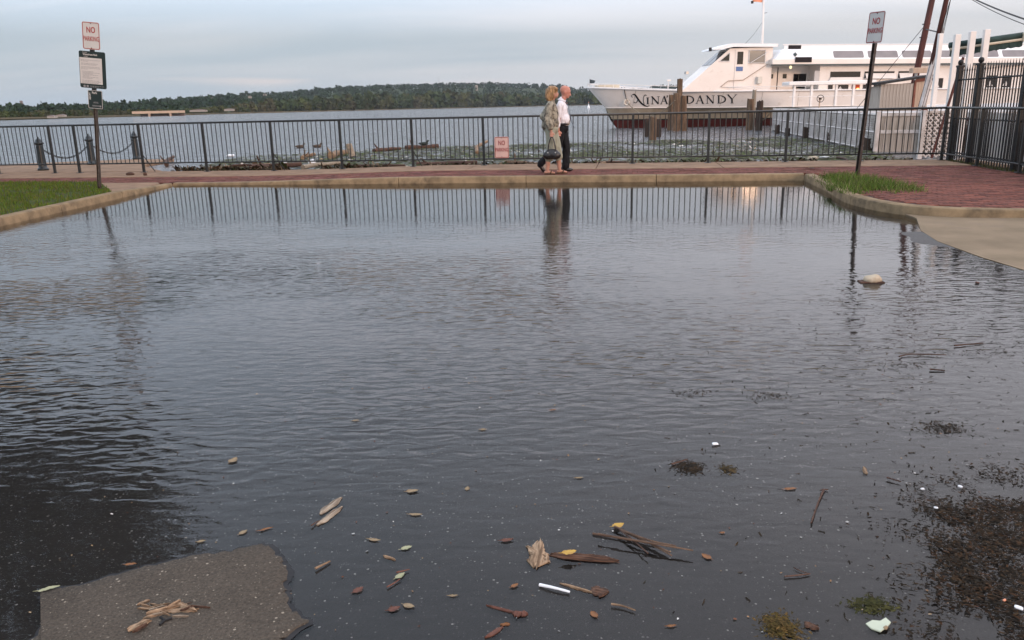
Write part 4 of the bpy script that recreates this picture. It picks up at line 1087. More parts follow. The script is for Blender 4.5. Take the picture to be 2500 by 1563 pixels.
# wheelhouse
YN, YM, YF = .5, 2.1, 6.9
def whsec(y, sh): return [(-2.35 + sh, y, 2.0), (-1.0 + sh, y, 3.13), (.47 + sh * .9, y, 4.36), (3.05, y, 4.44), (3.05, y, 2.0)]
secs = [whsec(YN, .0), whsec(YM, 0), whsec(YF, 1.7)]; m = MB(); n = 5
for s_ in secs: m.v += s_; m.tint += [(1, 1, 1)] * n
for k in range(2):
    for i in range(n): m.f.append((k * n + i, k * n + (i + 1) % n, (k + 1) * n + (i + 1) % n, (k + 1) * n + i))
m.f.append(tuple(range(n))); m.f.append(tuple(2 * n + i for i in range(n - 1, -1, -1)))
wh = m.build('wheelhouse', 'boat_white', boat)
roofp = [(-.62, 4.27), (-.59, 4.34), (.45, 4.62), (3.25, 4.60), (3.25, 4.43), (.6, 4.44), (-.1, 4.30)]
m = MB(); m.prism(roofp, lambda a, b, t: Vector((a, t, b)), .30, 2.2); m.build('wheelhouse_roof', 'boat_roof', boat)
m = MB(); m.prism([(.2, 4.44), (.3, 4.62), (3.25, 4.60), (3.25, 4.43)], lambda a, b, t: Vector((a, t, b)), 2.2, 7.1); m.v = [(max(v[0], 2.3), v[1], v[2]) for v in m.v]; m.build('wheelhouse_roof', 'boat_roof', boat)
def pane(name, mat, pts, y, parent=wh, th=.012, frame=None, lean=0.):
    zc_ = sum(p[1] for p in pts) / len(pts)
    fn = lambda a, b, t: Vector((a, t + lean * (b - zc_), b))
    o = MB().prism(pts, fn, y - th, y + th).build(name, mat, parent)
    if frame:
        for (a, b) in zip(pts, pts[1:] + pts[:1]):
            MB().tube([(a[0], y - th, a[1]), (b[0], y - th, b[1])], frame, 4).build('frame', 'white_paint', o)
    return o
def rect(s0, s1, z0, z1): return [(s0, z0), (s1, z0), (s1, z1), (s0, z1)]
pane('window', 'glass_dark', [(-.16, 3.66), (.46, 3.66), (.46, 4.14)], YN - .012, frame=.022)
dr = pane('door', 'boat_white', rect(.80, 1.38, 2.1, 4.28), YN - .02)
pane('door_window', 'glass_dark', rect(.92, 1.26, 3.50, 4.18), YN - .045, dr)
pane('notice', 'sign_blue', rect(.88, 1.28, 3.12, 3.36), YN - .045, dr)
pane('window', 'glass_wheelhouse', rect(1.62, 2.60, 3.56, 4.26), YN - .02, frame=.025, lean=.024)
MB().tube([(1.72, YN - .12, 3.58), (2.75, YN - .12, 4.18)], .018, 5).build('stair_rail', 'white_paint', wh)
# windscreen on the raked front
def front(y0, y1, z0, z1):
    def sl(z): return -2.35 + (z - 2.0) / (4.36 - 2.0) * 2.82 - .03
    m = MB(); m.add([(sl(z0), y0, z0), (sl(z0), y1, z0), (sl(z1), y1, z1), (sl(z1), y0, z1), (sl(z0) + .05, y0, z0 - .05), (sl(z0) + .05, y1, z0 - .05), (sl(z1) + .05, y1, z1 - .05), (sl(z1) + .05, y0, z1 - .05)], [(0, 1, 2, 3), (4, 5, 6, 7), (0, 1, 5, 4), (1, 2, 6, 5), (2, 3, 7, 6), (3, 0, 4, 7)]); return m
front(.62, 1.32, 3.48, 4.22).build('windscreen', 'glass_dark', wh); front(1.40, 2.05, 3.48, 4.22).build('windscreen', 'glass_dark', wh)
MB().tube([(.0, YN - .06, 2.25), (.45, YN - .06, 2.58), (1.35, YN - .06, 2.62), (2.78, YN - .06, 3.50)], .022, 5).build('stair_trim', 'shed_tan', wh)
bx('horn', 'steel_light', -1.85, -1.68, 1.2, 1.5, 3.0, 3.16, wh); MB().tube([(-2.75, 1.6, 2.2), (-2.75, 1.6, 2.62)], .02, 5).build('light_post', 'white_paint', boat); bx('deck_light', 'white_paint', -2.87, -2.63, 1.5, 1.7, 2.62, 2.72)
bx('winch', 'ring_white', 2.15, 2.42, YN - .25, YN, 2.42, 2.80, wh)
bx('visor_light', 'black_iron', -.76, -.62, .5, .62, 4.22, 4.42, wh)
# mast, flag and stay
mast = MB().tube([(3.02, 2.0, 4.5), (3.0, 2.0, 5.6), (2.92, 2.0, 7.6)], [.10, .08, .06], 8).build('mast', 'white_paint', boat, smooth=True)
m = MB(); nn = 8
for i in range(nn + 1):
    f = i / nn; m.v += [(2.9 - f * .62, 2.0 + .06 * math.sin(f * 7), 7.55), (2.92 - f * .62, 2.0 + .06 * math.sin(f * 7 + .4), 7.02 + .03 * f)]; m.tint += [(1, 1, 1)] * 2
for i in range(nn): m.f.append((2 * i, 2 * i + 2, 2 * i + 3, 2 * i + 1))
m.build('flag', 'flag_orange', mast)
MB().tube([(2.98, 2, 5.95), (2.3, 1.6, 5.2), (1.6, 1.2, 4.62)], .010, 4).build('stay', 'cable', mast); MB().tube([(2.95, 2, 6.4), (3.22, 2, 6.46)], .012, 4).build('bracket', 'black_iron', mast)
bx('mast_lamp', 'black_iron', 2.2, 2.32, 1.95, 2.05, 6.95, 7.10, mast, .01)
# main deck house
bx('deck_house', 'boat_white', 5.95, SEND, .38, 7.2, 1.9, 3.46, bev=.01)
bx('recess_wall', 'boat_white', 3.04, 5.96, 1.7, 7.2, 1.9, 3.46, bev=.01)
bx('recess_floor', 'boat_roof', 3.04, 5.95, .05, 1.7, 1.9, 1.98, bev=.005)
for s0 in (3.15, 4.0):
    d_ = bx('cabin_door', 'boat_white', s0, s0 + .8, 1.66, 1.69, 1.98, 3.35); bx('door_window', 'glass_dark', s0 + .3, s0 + .54, 1.635, 1.655, 2.72, 2.98, d_, .003)
bx('door_gap', 'dark_interior', 3.955, 3.995, 1.64, 1.69, 1.98, 3.35, bev=.002)
bx('window', 'glass_dark', 5.0, 5.78, 1.66, 1.69, 2.15, 2.98, bev=.003); bx('notice', 'sign_panel', 5.62, 5.92, .33, .36, 2.42, 3.1, bev=.003)
bx('fascia', 'boat_white', 2.85, SEND, 0.02, 7.5, 3.46, 3.74, bev=.02)
bx('fascia_shade_strip', 'grey_green', 2.9, SEND, .0, .3, 3.40, 3.455, bev=.004)  # solid strip, shade below the fascia put in as a dark colour
# upper deck, sloping glazed side and rail
m = MB(); prof_ = [(.06, 3.742), (.30, 4.22), (.42, 4.30), (7.1, 4.30), (7.4, 3.742)]
for s, k in ((3.0, 0), (3.55, 1), (SEND, 1)):
    for y, z in prof_: m.v.append((s + (0 if k else 0), y, z if k else 3.742 + (z - 3.742) * .12)); m.tint.append((1, 1, 1))
for k in range(2):
    for i in range(5): m.f.append((k * 5 + i, k * 5 + (i + 1) % 5, (k + 1) * 5 + (i + 1) % 5, (k + 1) * 5 + i))
m.f.append((0, 1, 2, 3, 4)); m.f.append((14, 13, 12, 11, 10)); up = m.build('upper_deck', 'boat_roof', boat)
def slope_pane(s0, s1, z0, z1):
    def yy(z): return .06 + (z - 3.742) / (4.22 - 3.742) * .24 - .012
    m = MB(); R_ = .05
    pts = [(s0 + R_, z0), (s1 - R_, z0), (s1, z0 + R_), (s1 - .02, z1 - R_), (s1 - R_ - .02, z1), (s0 + R_, z1), (s0, z1 - R_), (s0, z0 + R_)]
    m.add([(a, yy(b), b) for a, b in pts] + [(a, yy(b) + .02, b) for a, b in pts], [tuple(range(8)), tuple(range(15, 7, -1))] + [(i, i + 8, (i + 1) % 8 + 8, (i + 1) % 8) for i in range(8)]); return m
k = 6.6
while k < SEND - 2:
    slope_pane(k, k + 1.86, 3.80, 4.19).build('skylight', 'glass_grey', up); k += 2.13
bx('rail_panel', 'boat_roof', 3.75, SEND, .55, .58, 4.30, 4.52, up, .004)
MB().tube([(3.65, .56, 4.56), (SEND, .56, 4.56)], .032, 6).build('top_rail', 'white_paint', up)
bx('vent', 'dark_interior', 4.0, 4.75, .50, .56, 4.32, 4.52, up, .004); bx('box_sign', 'dark_interior', 4.2, 5.2, -.03, .02, 3.56, 3.84, boat, .006)
m = MB(); m.add([(4.12, .14, 4.0), (4.25, .17, 4.13), (4.38, .14, 4.0), (4.25, .08, 3.87), (4.25, .05, 4.0)], [(0, 1, 4), (1, 2, 4), (2, 3, 4), (3, 0, 4)]); m.build('diamond_sign', 'grey_green', up)
# windows of the main deck: upper dark slots with a white shutter hinged below, lower row of square ones
k = 6.62; first = True
while k < 12.0:
    w_ = pane('window', 'glass_dark', rect(k, k + 1.86, 2.66, 3.04), .362, boat)
    sh_ = MB(); zt = 2.72 if first else 2.93; sh_.prism([(-.18 if first else .02, zt - (.28 if first else .30)), (1.90, zt - (.28 if first else .30)), (1.90, zt), (.02, zt)], lambda a, b, t: Vector((k + a, t - (zt - b) * .5, b)), .30, .345)
    sh_.build('shutter', 'boat_white', w_); k += 2.13; first = False
for s0, s1 in ((6.55, 6.82), (7.05, 7.80), (8.72, 9.0), (9.4, 10.2)): bx('window', 'glass_dark', s0, s1, .34, .372, 1.90, 2.30, bev=.003)
m = MB(); m.add([(7.12, .325, 1.97), (7.45, .325, 1.97), (7.28, .325, 2.22)], [(0, 1, 2)]); m.build('sail_motif', 'sign_panel', boat)
for s0, z0, z1 in ((13.15, 1.80, 2.62), (16.6, 1.85, 2.75), (17.6, 1.85, 2.75), (19.6, 1.85, 2.75), (21, 1.85, 2.75)):
    w_ = bx('window', 'glass_dark', s0, s0 + .62, .34, .372, z0, z1, bev=.003)
    m = MB(); m.add([(s0 + .05, .325, z0 + .3), (s0 + .42, .325, z0 + .28), (s0 + .22, .325, z0 + .62)], [(0, 1, 2)]); m.build('sail_motif', 'sign_panel', w_)
# lit window: flat panel with the lamp glow painted orange, amber lamp in front
nb = bx('lamp_glow_panel', 'orange_lamp_glow', 8.02, 8.50, .33, .36, 1.88, 2.30, bev=.003)
MB().ell((8.36, .27, 2.02), (.085, .06, .085), 12, 8).build('amber_lamp', 'lamp_amber', nb, smooth=True)
MB().ell((4.13, .35, 3.30), (.075, .075, .085), 12, 8).build('yellow_lamp', 'lamp_yellow', boat, smooth=True)
# life ring on a line at the bow
BM = Matrix.Translation((BX, BY, 0)) @ Matrix.Rotation(math.atan(BK), 4, 'Z') @ Matrix.Rotation(.009, 4, 'Y'); BMI = BM.inverted()
def hull_hit(px, py):
    o = BMI @ CPOS; d = (BMI.to_3x3() @ ray(px, py)); y = 1.2
    for _ in range(12):
        t = (y - o.y) / d.y; P = o + d * t; y = hull_at(P.x, P.z)
    return P
r0 = hull_hit(1524, 224); r1 = hull_hit(1529, 250)
MB().tube([r0 + Vector((0, -.06, .25)), r0 + Vector((0, -.08, 0)), r1 + Vector((-.02, -.1, .14))], .018, 5).build('line', 'cable', boat)
m = MB(); m.tube([r1 + Vector((.15 * math.cos(t), -.08, .15 * math.sin(t))) for t in np.linspace(0, 2 * PI, 17)], .055, 8, False); m.build('life_ring', 'ring_white', boat, smooth=True)
# name
def cpx(c): return 1440 + c[0] * .2249, c[1] * .2249
LET = {}
def ribbon(pts, w, m):
    P = [Vector((p[0], p[1], 0)) for p in pts]; W_ = w if isinstance(w, (list, tuple)) else [w] * len(P); top_ = []; bot = []
    for i, p in enumerate(P):
        d = (P[min(i + 1, len(P) - 1)] - P[max(i - 1, 0)]).normalized(); nn_ = Vector((-d.y, d.x, 0)); top_.append(p + nn_ * W_[i] / 2); bot.append(p - nn_ * W_[i] / 2)
    b = len(m.v)
    for a, c in zip(top_, bot):
        for q in (a, c):
            h = hull_hit(*cpx((q.x, q.y))); m.v.append((h.x, h.y - .022, h.z)); m.tint.append((1, 1, 1))
    for i in range(len(P) - 1): m.f.append((b + 2 * i, b + 2 * i + 2, b + 2 * i + 3, b + 2 * i + 1))
def letter(ch, x0, x1, yt, yb, T=15, t=6):
    m = MB(); w = x1 - x0; h = yb - yt; X = lambda f: x0 + w * f; Y = lambda f: yt + h * f
    sf = lambda x, y, k=.16: ribbon([(X(x) - w * k, y), (X(x) + w * k, y)], t * .8, m)
    if ch == 'I': ribbon([(X(.5), yt), (X(.5), yb)], T, m); ribbon([(x0, yt), (x1, yt)], t * .8, m); ribbon([(x0, yb), (x1, yb)], t * .8, m)
    if ch == 'N':
        ribbon([(X(.14), yt), (X(.14), yb)], t, m); ribbon([(X(.08), yt), (X(.88), yb)], T, m); ribbon([(X(.88), yt), (X(.88), yb)], t, m); sf(.12, yb); sf(.88, yt); sf(.04, yt, .08)
    if ch == 'A':
        ribbon([(X(.5), yt), (X(.12), yb)], t, m); ribbon([(X(.5), yt - 4), (X(.86), yb)], T, m); ribbon([(X(.25), Y(.64)), (X(.74), Y(.64))], t * .8, m); sf(.12, yb, .13); sf(.86, yb, .14)
    if ch == 'D':
        ribbon([(X(.16), yt), (X(.16), yb)], T, m); n_ = 14; P = [(X(.16) + (w * .80) * math.sin(PI * i / n_), (yt + yb) / 2 - h / 2 * math.cos(PI * i / n_)) for i in range(n_ + 1)]
        ribbon(P, [t + (T - t) * math.sin(PI * i / n_) ** 1.5 for i in range(n_ + 1)], m); ribbon([(x0 - 2, yt), (X(.3), yt)], t * .8, m); ribbon([(x0 - 2, yb), (X(.3), yb)], t * .8, m)
    if ch == 'Y': ribbon([(X(.08), yt), (X(.5), Y(.55))], T, m); ribbon([(X(.92), yt), (X(.5), Y(.55))], t, m); ribbon([(X(.5), Y(.5)), (X(.5), yb)], T, m); sf(.08, yt, .13); sf(.92, yt, .12); sf(.5, yb, .16)
    if ch == 'S':
        P = sub([(X(.85), Y(.18), 0), (X(.5), Y(0), 0), (X(.15), Y(.25), 0), (X(.5), Y(.5), 0), (X(.86), Y(.75), 0), (X(.5), Y(1), 0), (X(.12), Y(.82), 0)], 4); ribbon([(p.x, p.y) for p in P], [t + (T - t) * math.exp(-((i / (len(P) - 1) - .5) / .25) ** 2) for i in range(len(P))], m)
    if ch == "'": ribbon([(X(.7), yt), (X(.3), yb)], [T, t * .6], m)
    if ch == 'swash':
        P = sub([(464, 1058, 0), (450, 1046, 0), (462, 1030, 0), (488, 1030, 0), (512, 1062, 0), (548, 1112, 0), (588, 1144, 0), (622, 1155, 0), (648, 1146, 0)], 5); n_ = len(P)
        ribbon([(p.x, p.y) for p in P], [5 + 13 * math.sin(PI * min(1, max(0, (i / (n_ - 1) - .2) / .75))) ** .8 for i in range(n_)], m)
        P = sub([(478, 1106, 0), (490, 1118, 0), (508, 1112, 0), (516, 1092, 0), (522, 1070, 0)], 4); ribbon([(p.x, p.y) for p in P], 7, m)
        P = sub([(590, 1140, 0), (580, 1090, 0), (584, 1052, 0), (600, 1032, 0), (614, 1040, 0)], 4); ribbon([(p.x, p.y) for p in P], 7, m)
    me = m.mesh('letter', 'lettering_black'); return link('letter', me, boat)
for ch, a, b, yt, yb in (('swash', 0, 0, 0, 0), ('I', 612, 644, 1062, 1130), ('N', 666, 754, 1050, 1130), ('A', 762, 848, 1048, 1130), ("'", 828, 848, 1038, 1066), ('S', 866, 930, 1046, 1130), ('D', 1046, 1128, 1042, 1126), ('A', 1146, 1240, 1042, 1126), ('N', 1262, 1350, 1040, 1124), ('D', 1384, 1474, 1038, 1122), ('Y', 1490, 1594, 1030, 1120)):
    letter(ch, a, b, yt, yb)
# gangway shelter on the pier beside the boat
gw = empty('gangway_shelter', vp(1932, 266, 42.2), label='white boarding shelter roof on slim posts beside the boat', cat='shelter'); gw.location.z = DZ; go = Vector(gw.location)
ga, gb = vp(1925, 200, 42.2), vp(2128, 204, 42.6)
ztop = (ga.z + gb.z) / 2
m = MB(); L_ = (gb - ga).length; m.bbox(Vector(((ga.x + gb.x) / 2, 42.6, ztop)) - go, (L_, 1.1, .17), .03); m.build('roof', 'white_paint', gw)
for px in (1938, 1980, 2040, 2082, 2122):
    p = vp(px, 240, 42.25); MB().bbox(Vector((p.x, 42.25, (DZ + ztop) / 2)) - go, (.11, .11, ztop - DZ - .1), .006).build('post', 'white_paint', gw)
MB().tube([Vector((ga.x + .1, 42.2, DZ + .55)) - go, Vector((gb.x, 42.2, DZ + .55)) - go], .02, 5).build('rail', 'white_paint', gw)
# handwheel on the pier
hw = vp(2003, 241, 40.5); hwo = empty('handwheel', (hw.x, hw.y, DZ), label='black ringed handwheel on a short stand on the pier', cat='handwheel')
MB().tube([Vector((.17 * math.cos(t), 0, hw.z - DZ + .17 * math.sin(t))) for t in np.linspace(0, 2 * PI, 21)], .016, 6, False).build('rim', 'black_iron', hwo)
for a in (.5, 2.6, 4.7): MB().tube([(0, 0, hw.z - DZ), (.17 * math.cos(a), 0, hw.z - DZ + .17 * math.sin(a))], .012, 5).build('spoke', 'black_iron', hwo)
MB().tube([(-.02, .03, 0), (-.02, .03, hw.z - DZ)], .035, 8).build('stand', 'shed_tan', hwo); MB().bbox((.0, .02, hw.z - DZ), (.12, .08, .10), .01).build('hub', 'piling_dark', hwo)
# mooring rope between the bow and the pilings
a = BM @ (r1 + Vector((.1, -.05, -.05))); b = gp(1649, 320, 0); b.z = vp(1649, 245, b.y).z; b += Vector((-.1, -.15, 0))
P = [a.lerp(b, k / 16) - Vector((0, 0, .75 * 4 * (k / 16) * (1 - k / 16))) - a for k in range(17)]
o = MB().tube(P, .028, 6).build('mooring_rope', 'rope', label='slack mooring rope from the life ring to the tall pilings', cat='rope'); o.location = a
a = gp(1840, 317, 0) + Vector((.2, -.3, .45)); b = vp(1880, 274, 40.5)
P = [a.lerp(b, k / 10) - Vector((0, 0, .12 * 4 * (k / 10) * (1 - k / 10))) - a for k in range(11)]
o = MB().tube(P, .03, 6).build('mooring_rope', 'rope', label='short pale rope from the dark pilings to the pier corner', cat='rope'); o.location = a

# ---- people
def cap(m, p0, r0, p1, r1, n=12, flat=1.):
    p0, p1 = Vector(p0), Vector(p1); d = p1 - p0; L = d.length; d.normalize(); path = []; rad = []
    for k in range(5): a = PI / 2 * (1 - k / 4); path.append(p0 - d * r0 * math.sin(a)); rad.append(max(.002, r0 * math.cos(a)))
    for k in range(1, 5): a = PI / 2 * k / 4; path.append(p1 + d * r1 * math.sin(a)); rad.append(max(.002, r1 * math.cos(a)))
    path.insert(5, p1); rad.insert(5, r1); m.tube(path, rad, n, True, flat)
def blob(name, m, mat, parent, voxel=.011, it=4, fold=0.):
    me = m.mesh(name, None); o = bpy.data.objects.new('tmp', me); COL.objects.link(o)
    r = o.modifiers.new('r', 'REMESH'); r.mode = 'VOXEL'; r.voxel_size = voxel
    sm = o.modifiers.new('s', 'SMOOTH'); sm.factor = .5; sm.iterations = it
    dg = bpy.context.evaluated_depsgraph_get(); me2 = bpy.data.meshes.new_from_object(o.evaluated_get(dg)); bpy.data.objects.remove(o)
    if fold:
        for v, nrm in [(v, v.normal.copy()) for v in me2.vertices]:
            c = v.co; v.co = c + nrm * fold * (mnoise.noise(Vector((c.x * 16, c.y * 16, c.z * 6 + c.x * 9))) + .5 * mnoise.noise(Vector((c.x * 34, c.y * 34, c.z * 15))))
    me2.name = name; me2.materials.clear(); me2.materials.append(MATS[mat]); me2.polygons.foreach_set('use_smooth', [True] * len(me2.polygons))
    return link(name, me2, parent)
def chain(m, pts, rs, flat=1.):
    for (a, ra), (b, rb) in zip(list(zip(pts, rs)), list(zip(pts, rs))[1:]): cap(m, a, ra, b, rb, 12, flat)
def hand(m, wrist, d, side, curl=.9):
    """palm and five bent fingers; d: unit direction of the forearm, side: towards the thumb"""
    d = Vector(d).normalized(); side = Vector(side).normalized(); up_ = d.cross(side); w = Vector(wrist); pc = w + d * .05
    m.ell(pc, (.042, .022, .05), 10, 6, Matrix((side, up_, d)).transposed())
    for k, (o_, ln) in enumerate(((.030, .072), (.010, .080), (-.010, .075), (-.030, .060))):
        a = pc + side * o_ + d * .035; b = a + (d * math.cos(curl * .6) + up_ * math.sin(curl * .6)) * ln * .45; c = b + (d * math.cos(curl * 1.7) + up_ * math.sin(curl * 1.7)) * ln * .55
        chain(m, [a, b, c], [.0095, .009, .008])
    a = w + d * .03 + side * .035; b = a + (d * .7 + side * .6 + up_ * .3).normalized() * .035; c = b + (d * .9 + up_ * .5).normalized() * .03; chain(m, [a, b, c], [.012, .010, .009])
    return pc + d * .06 + up_ * .03
RZ = Matrix.Rotation
# woman, nearer, walking to the right
WP = gp(1347, 424.5, .125)
wo = empty('person', (WP.x, WP.y, zwalk(1)), (0, 0, UANG), label='woman with blond bob, patterned blouse and pale capri trousers carrying a handbag', cat='person', group='couple walking along the brick walkway'); wo.scale = (.945,) * 3; bpy.context.view_layer.update()
m = MB()
hipR, hipL = (-.01, -.085, .90), (.02, .085, .90)
kneeR, ankR = (.0, -.09, .48), (-.085, -.09, .085); kneeL, ankL = (.11, .085, .49), (.155, .085, .085)
chain(m, [hipR, kneeR, (-.06, -.09, .30), ankR], [.085, .062, .055, .036]); chain(m, [hipL, kneeL, (.14, .085, .30), ankL], [.085, .062, .055, .036])
for (ax, ay, az), toe in ((ankR, .17), (ankL, .17)):
    chain(m, [(ax - .035, ay, .045), (ax + .06, ay, .05), (ax + toe - .03, ay, .032)], [.034, .034, .024], .8)
m.ell((0, 0, .98), (.13, .165, .14)); m.ell((.0, 0, 1.22), (.115, .16, .22)); cap(m, (0, -.15, 1.40), .05, (0, .15, 1.40), .05)
cap(m, (.0, 0, 1.40), .055, (.03, 0, 1.53), .05)
shR, elR, wrR = Vector((-.0, -.185, 1.385)), Vector((-.045, -.225, 1.12)), Vector((.02, -.235, .875))
chain(m, [shR, elR, wrR], [.052, .04, .027]); chain(m, [(-.0, .185, 1.385), (-.16, .21, 1.14), (-.02, .20, .95)], [.052, .04, .028])
m.ell((.045, 0, 1.615), (.088, .072, .112)); m.ell((.10, .0, 1.575), (.045, .045, .05)); cap(m, (.130, .012, 1.625), .012, (.146, .014, 1.60), .014)
m.ell((.118, .0, 1.565), (.018, .03, .010)); m.ell((.05, -.072, 1.61), (.02, .01, .03))
grip = hand(m, wrR, (.05, 0, -1), (1, .2, 0), 1.1); hand(m, (-.02, .20, .95), (.6, -.05, -.8), (.5, .8, .1))
blob('body', m, 'skin', wo, .0085, 2)
m = MB()       # hair
m.ell((.02, .0, 1.66), (.115, .10, .115)); m.ell((-.045, 0, 1.60), (.085, .105, .13)); m.ell((-.03, -.06, 1.55), (.075, .05, .09)); m.ell((.02, -.075, 1.57), (.06, .03, .10)); m.ell((.02, .07, 1.57), (.06, .035, .10)); m.ell((.085, -.03, 1.70), (.055, .06, .05)); m.ell((-.06, .03, 1.52), (.06, .06, .06))
hr = blob('hair', m, 'hair_blond', wo, .010, 2, .020)
m = MB()       # blouse
m.ell((-.01, 0, 1.20), (.155, .19, .26)); m.ell((-.02, 0, 1.03), (.18, .20, .16)); m.ell((-.05, 0, 1.0), (.155, .185, .13)); cap(m, (-.01, -.16, 1.39), .075, (-.01, .16, 1.39), .075); cap(m, (.0, 0, 1.40), .08, (.01, 0, 1.465), .065)
chain(m, [(-.0, -.19, 1.38), (-.055, -.23, 1.13), (-.005, -.24, .975)], [.085, .088, .078]); chain(m, [(-.0, .19, 1.38), (-.18, .215, 1.15), (-.08, .205, 1.02)], [.085, .085, .07]); m.ell((-.12, -.05, 1.16), (.07, .13, .17))
blob('blouse', m, 'blouse', wo, .011, 3, .017)
m = MB()       # trousers
m.ell((-.005, 0, .92), (.15, .175, .14)); chain(m, [(-.01, -.09, .86), (.0, -.09, .5), (-.045, -.09, .335)], [.105, .092, .092]); chain(m, [(.02, .09, .86), (.115, .085, .51), (.135, .085, .345)], [.105, .092, .088])
blob('trousers', m, 'capri', wo, .011, 2, .012)
for (ax, ay, az) in (ankR, ankL):
    m = MB(); m.prism([(-.06, -.035), (.0, -.038), (.10, -.045), (.165, -.03), (.175, 0), (.165, .03), (.10, .042), (0, .034), (-.06, .03)], lambda a, b, t: Vector((ax + a, ay + b, t)), .002, .018); sd = m.build('sandal', 'sandal', wo)
    MB().tube([(ax + .07, ay - .042, .02), (ax + .085, ay - .03, .06), (ax + .09, ay, .075), (ax + .085, ay + .03, .06), (ax + .07, ay + .042, .02)], .012, 6).build('strap', 'sandal', sd)
# handbag held in her right hand
hb = empty('handbag', wo.matrix_basis @ Vector((grip.x, grip.y, .33)), (0, 0, UANG), label="black leather handbag with two handles in the woman's hand", cat='handbag'); hb.scale = (.945,) * 3
m = MB(); m.ell((0, 0, .085), (.185, .075, .10)); m.ell((-.07, 0, .07), (.12, .08, .09)); m.ell((.07, 0, .07), (.12, .08, .09)); m.ell((0, 0, .15), (.13, .035, .05)); blob('body', m, 'leather_black', hb, .010, 2)
gz_ = grip.z - .33
for y in (-.035, .03):
    MB().tube(sub([(-.075, y, .13), (-.068, y, .25), (-.035, y * .7, gz_ - .05), (0, y * .4, gz_ - .005), (.035, y * .7, gz_ - .05), (.068, y, .25), (.078, y, .13)], 5), .010, 6).build('handle', 'leather_black', hb, smooth=True)
for x in (-.075, .078): MB().ell((x, -.075, .125), (.014, .008, .014), 8, 6).build('buckle', 'steel_light', hb)
# man, behind her, mid-stride
MP = gp(1371, 419, .125)
mo = empty('person', (MP.x, MP.y, zwalk(1)), (0, 0, UANG), label='bald man in white shirt, navy tie and black trousers walking beyond the woman', cat='person', group='couple walking along the brick walkway'); mo.scale = (.94,) * 3
m = MB()
cap(m, (.0, 0, 1.44), .062, (.045, 0, 1.56), .058)
m.ell((.045, 0, 1.675), (.098, .078, .118)); m.ell((.085, 0, 1.62), (.065, .062, .075)); m.ell((.0, 0, 1.70), (.09, .078, .09)); m.ell((.118, 0, 1.585), (.03, .035, .026)); cap(m, (.140, 0, 1.665), .012, (.160, 0, 1.635), .016); m.ell((.132, 0, 1.605), (.016, .028, .009)); m.ell((.125, 0, 1.69), (.02, .05, .014))
for y in (-.08, .08): m.ell((.035, y, 1.655), (.022, .010, .034))
hr_ = RZ(.32, 3, 'Y'); hp = Vector((.03, 0, 1.55)); m.v = [tuple(hp + Vector((.015, 0, 0)) + hr_ @ (Vector(v) - hp)) if v[2] > 1.52 else v for v in m.v]
m.ell((0, 0, 1.15), (.115, .165, .28)); cap(m, (0, -.17, 1.40), .06, (0, .17, 1.40), .06); m.ell((0, 0, .95), (.12, .16, .14))
chain(m, [(0, -.2, 1.39), (-.07, -.235, 1.12), (-.045, -.225, .88)], [.058, .045, .03]); chain(m, [(0, .2, 1.39), (-.03, .235, 1.12), (.03, .22, .88)], [.058, .045, .03])
hand(m, (-.045, -.225, .88), (.15, 0, -1), (1, .2, 0)); hand(m, (.03, .22, .88), (.15, 0, -1), (1, -.2, 0))
mR = [(-.0, -.09, .92), (-.08, -.09, .50), (-.43, -.09, .20)]; mL = [(.0, .09, .92), (.10, .09, .50), (.08, .09, .10)]
chain(m, mR, [.09, .065, .045]); chain(m, mL, [.09, .065, .045])
chain(m, [(-.43, -.09, .16), (-.385, -.09, .05)], [.035, .03]); chain(m, [(.05, .09, .05), (.19, .09, .045)], [.036, .03])
blob('body', m, 'skin_ruddy', mo, .009, 2)
m = MB()       # shirt
m.ell((.0, 0, 1.24), (.145, .185, .24)); m.ell((.045, 0, 1.10), (.155, .175, .17)); m.ell((.0, 0, 1.0), (.145, .17, .07)); cap(m, (0, -.17, 1.405), .075, (0, .17, 1.405), .075); cap(m, (.005, 0, 1.42), .08, (.02, 0, 1.50), .068)
chain(m, [(0, -.20, 1.39), (-.07, -.24, 1.13), (-.055, -.235, .98)], [.078, .068, .055]); chain(m, [(0, .20, 1.39), (-.03, .24, 1.13), (.01, .228, .98)], [.078, .068, .055])
blob('shirt', m, 'shirt', mo, .011, 3, .014)
m = MB()       # trousers
m.ell((.01, 0, .92), (.145, .175, .12)); chain(m, mR, [.11, .085, .075]); chain(m, [(-.43, -.09, .20), (-.445, -.09, .16)], [.072, .068]); chain(m, mL, [.11, .088, .08]); chain(m, [(.08, .09, .10), (.08, .09, .085)], [.078, .076])
blob('trousers', m, 'trouser_black', mo, .011, 2, .010)
MB().tube([(.15 * math.cos(t), .178 * math.sin(t), 1.005) for t in np.linspace(0, 2 * PI, 25)], .018, 6, False, 1.2).build('belt', 'leather_black', mo); MB().bbox((.165, -.01, 1.005), (.02, .05, .035), .005).build('buckle', 'brass', mo)
m = MB(); m.ell((.10, .09, .04), (.15, .052, .045)); m.ell((.02, .09, .055), (.07, .045, .055)); blob('shoe', m, 'leather_black', mo, .01, 2)
m = MB(); R_ = RZ(1.05, 3, 'Y'); m.ell((-.425, -.09, .11), (.15, .05, .045), 12, 8, R_); m.ell((-.455, -.09, .165), (.06, .045, .055), 12, 8, R_); blob('shoe', m, 'leather_black', mo, .01, 2)
m = MB(); tp_ = [(.098, 0, 1.462), (.150, -.005, 1.36), (.190, -.02, 1.22), (.215, -.035, 1.08), (.262, -.045, .97), (.285, -.05, .92)]; tw = [.02, .03, .036, .042, .042, .012]
for (x, y, z), w_ in zip(tp_, tw): m.v += [(x, y - w_, z), (x, y + w_, z), (x - .008, y + w_, z), (x - .008, y - w_, z)]; m.tint += [(1, 1, 1)] * 4
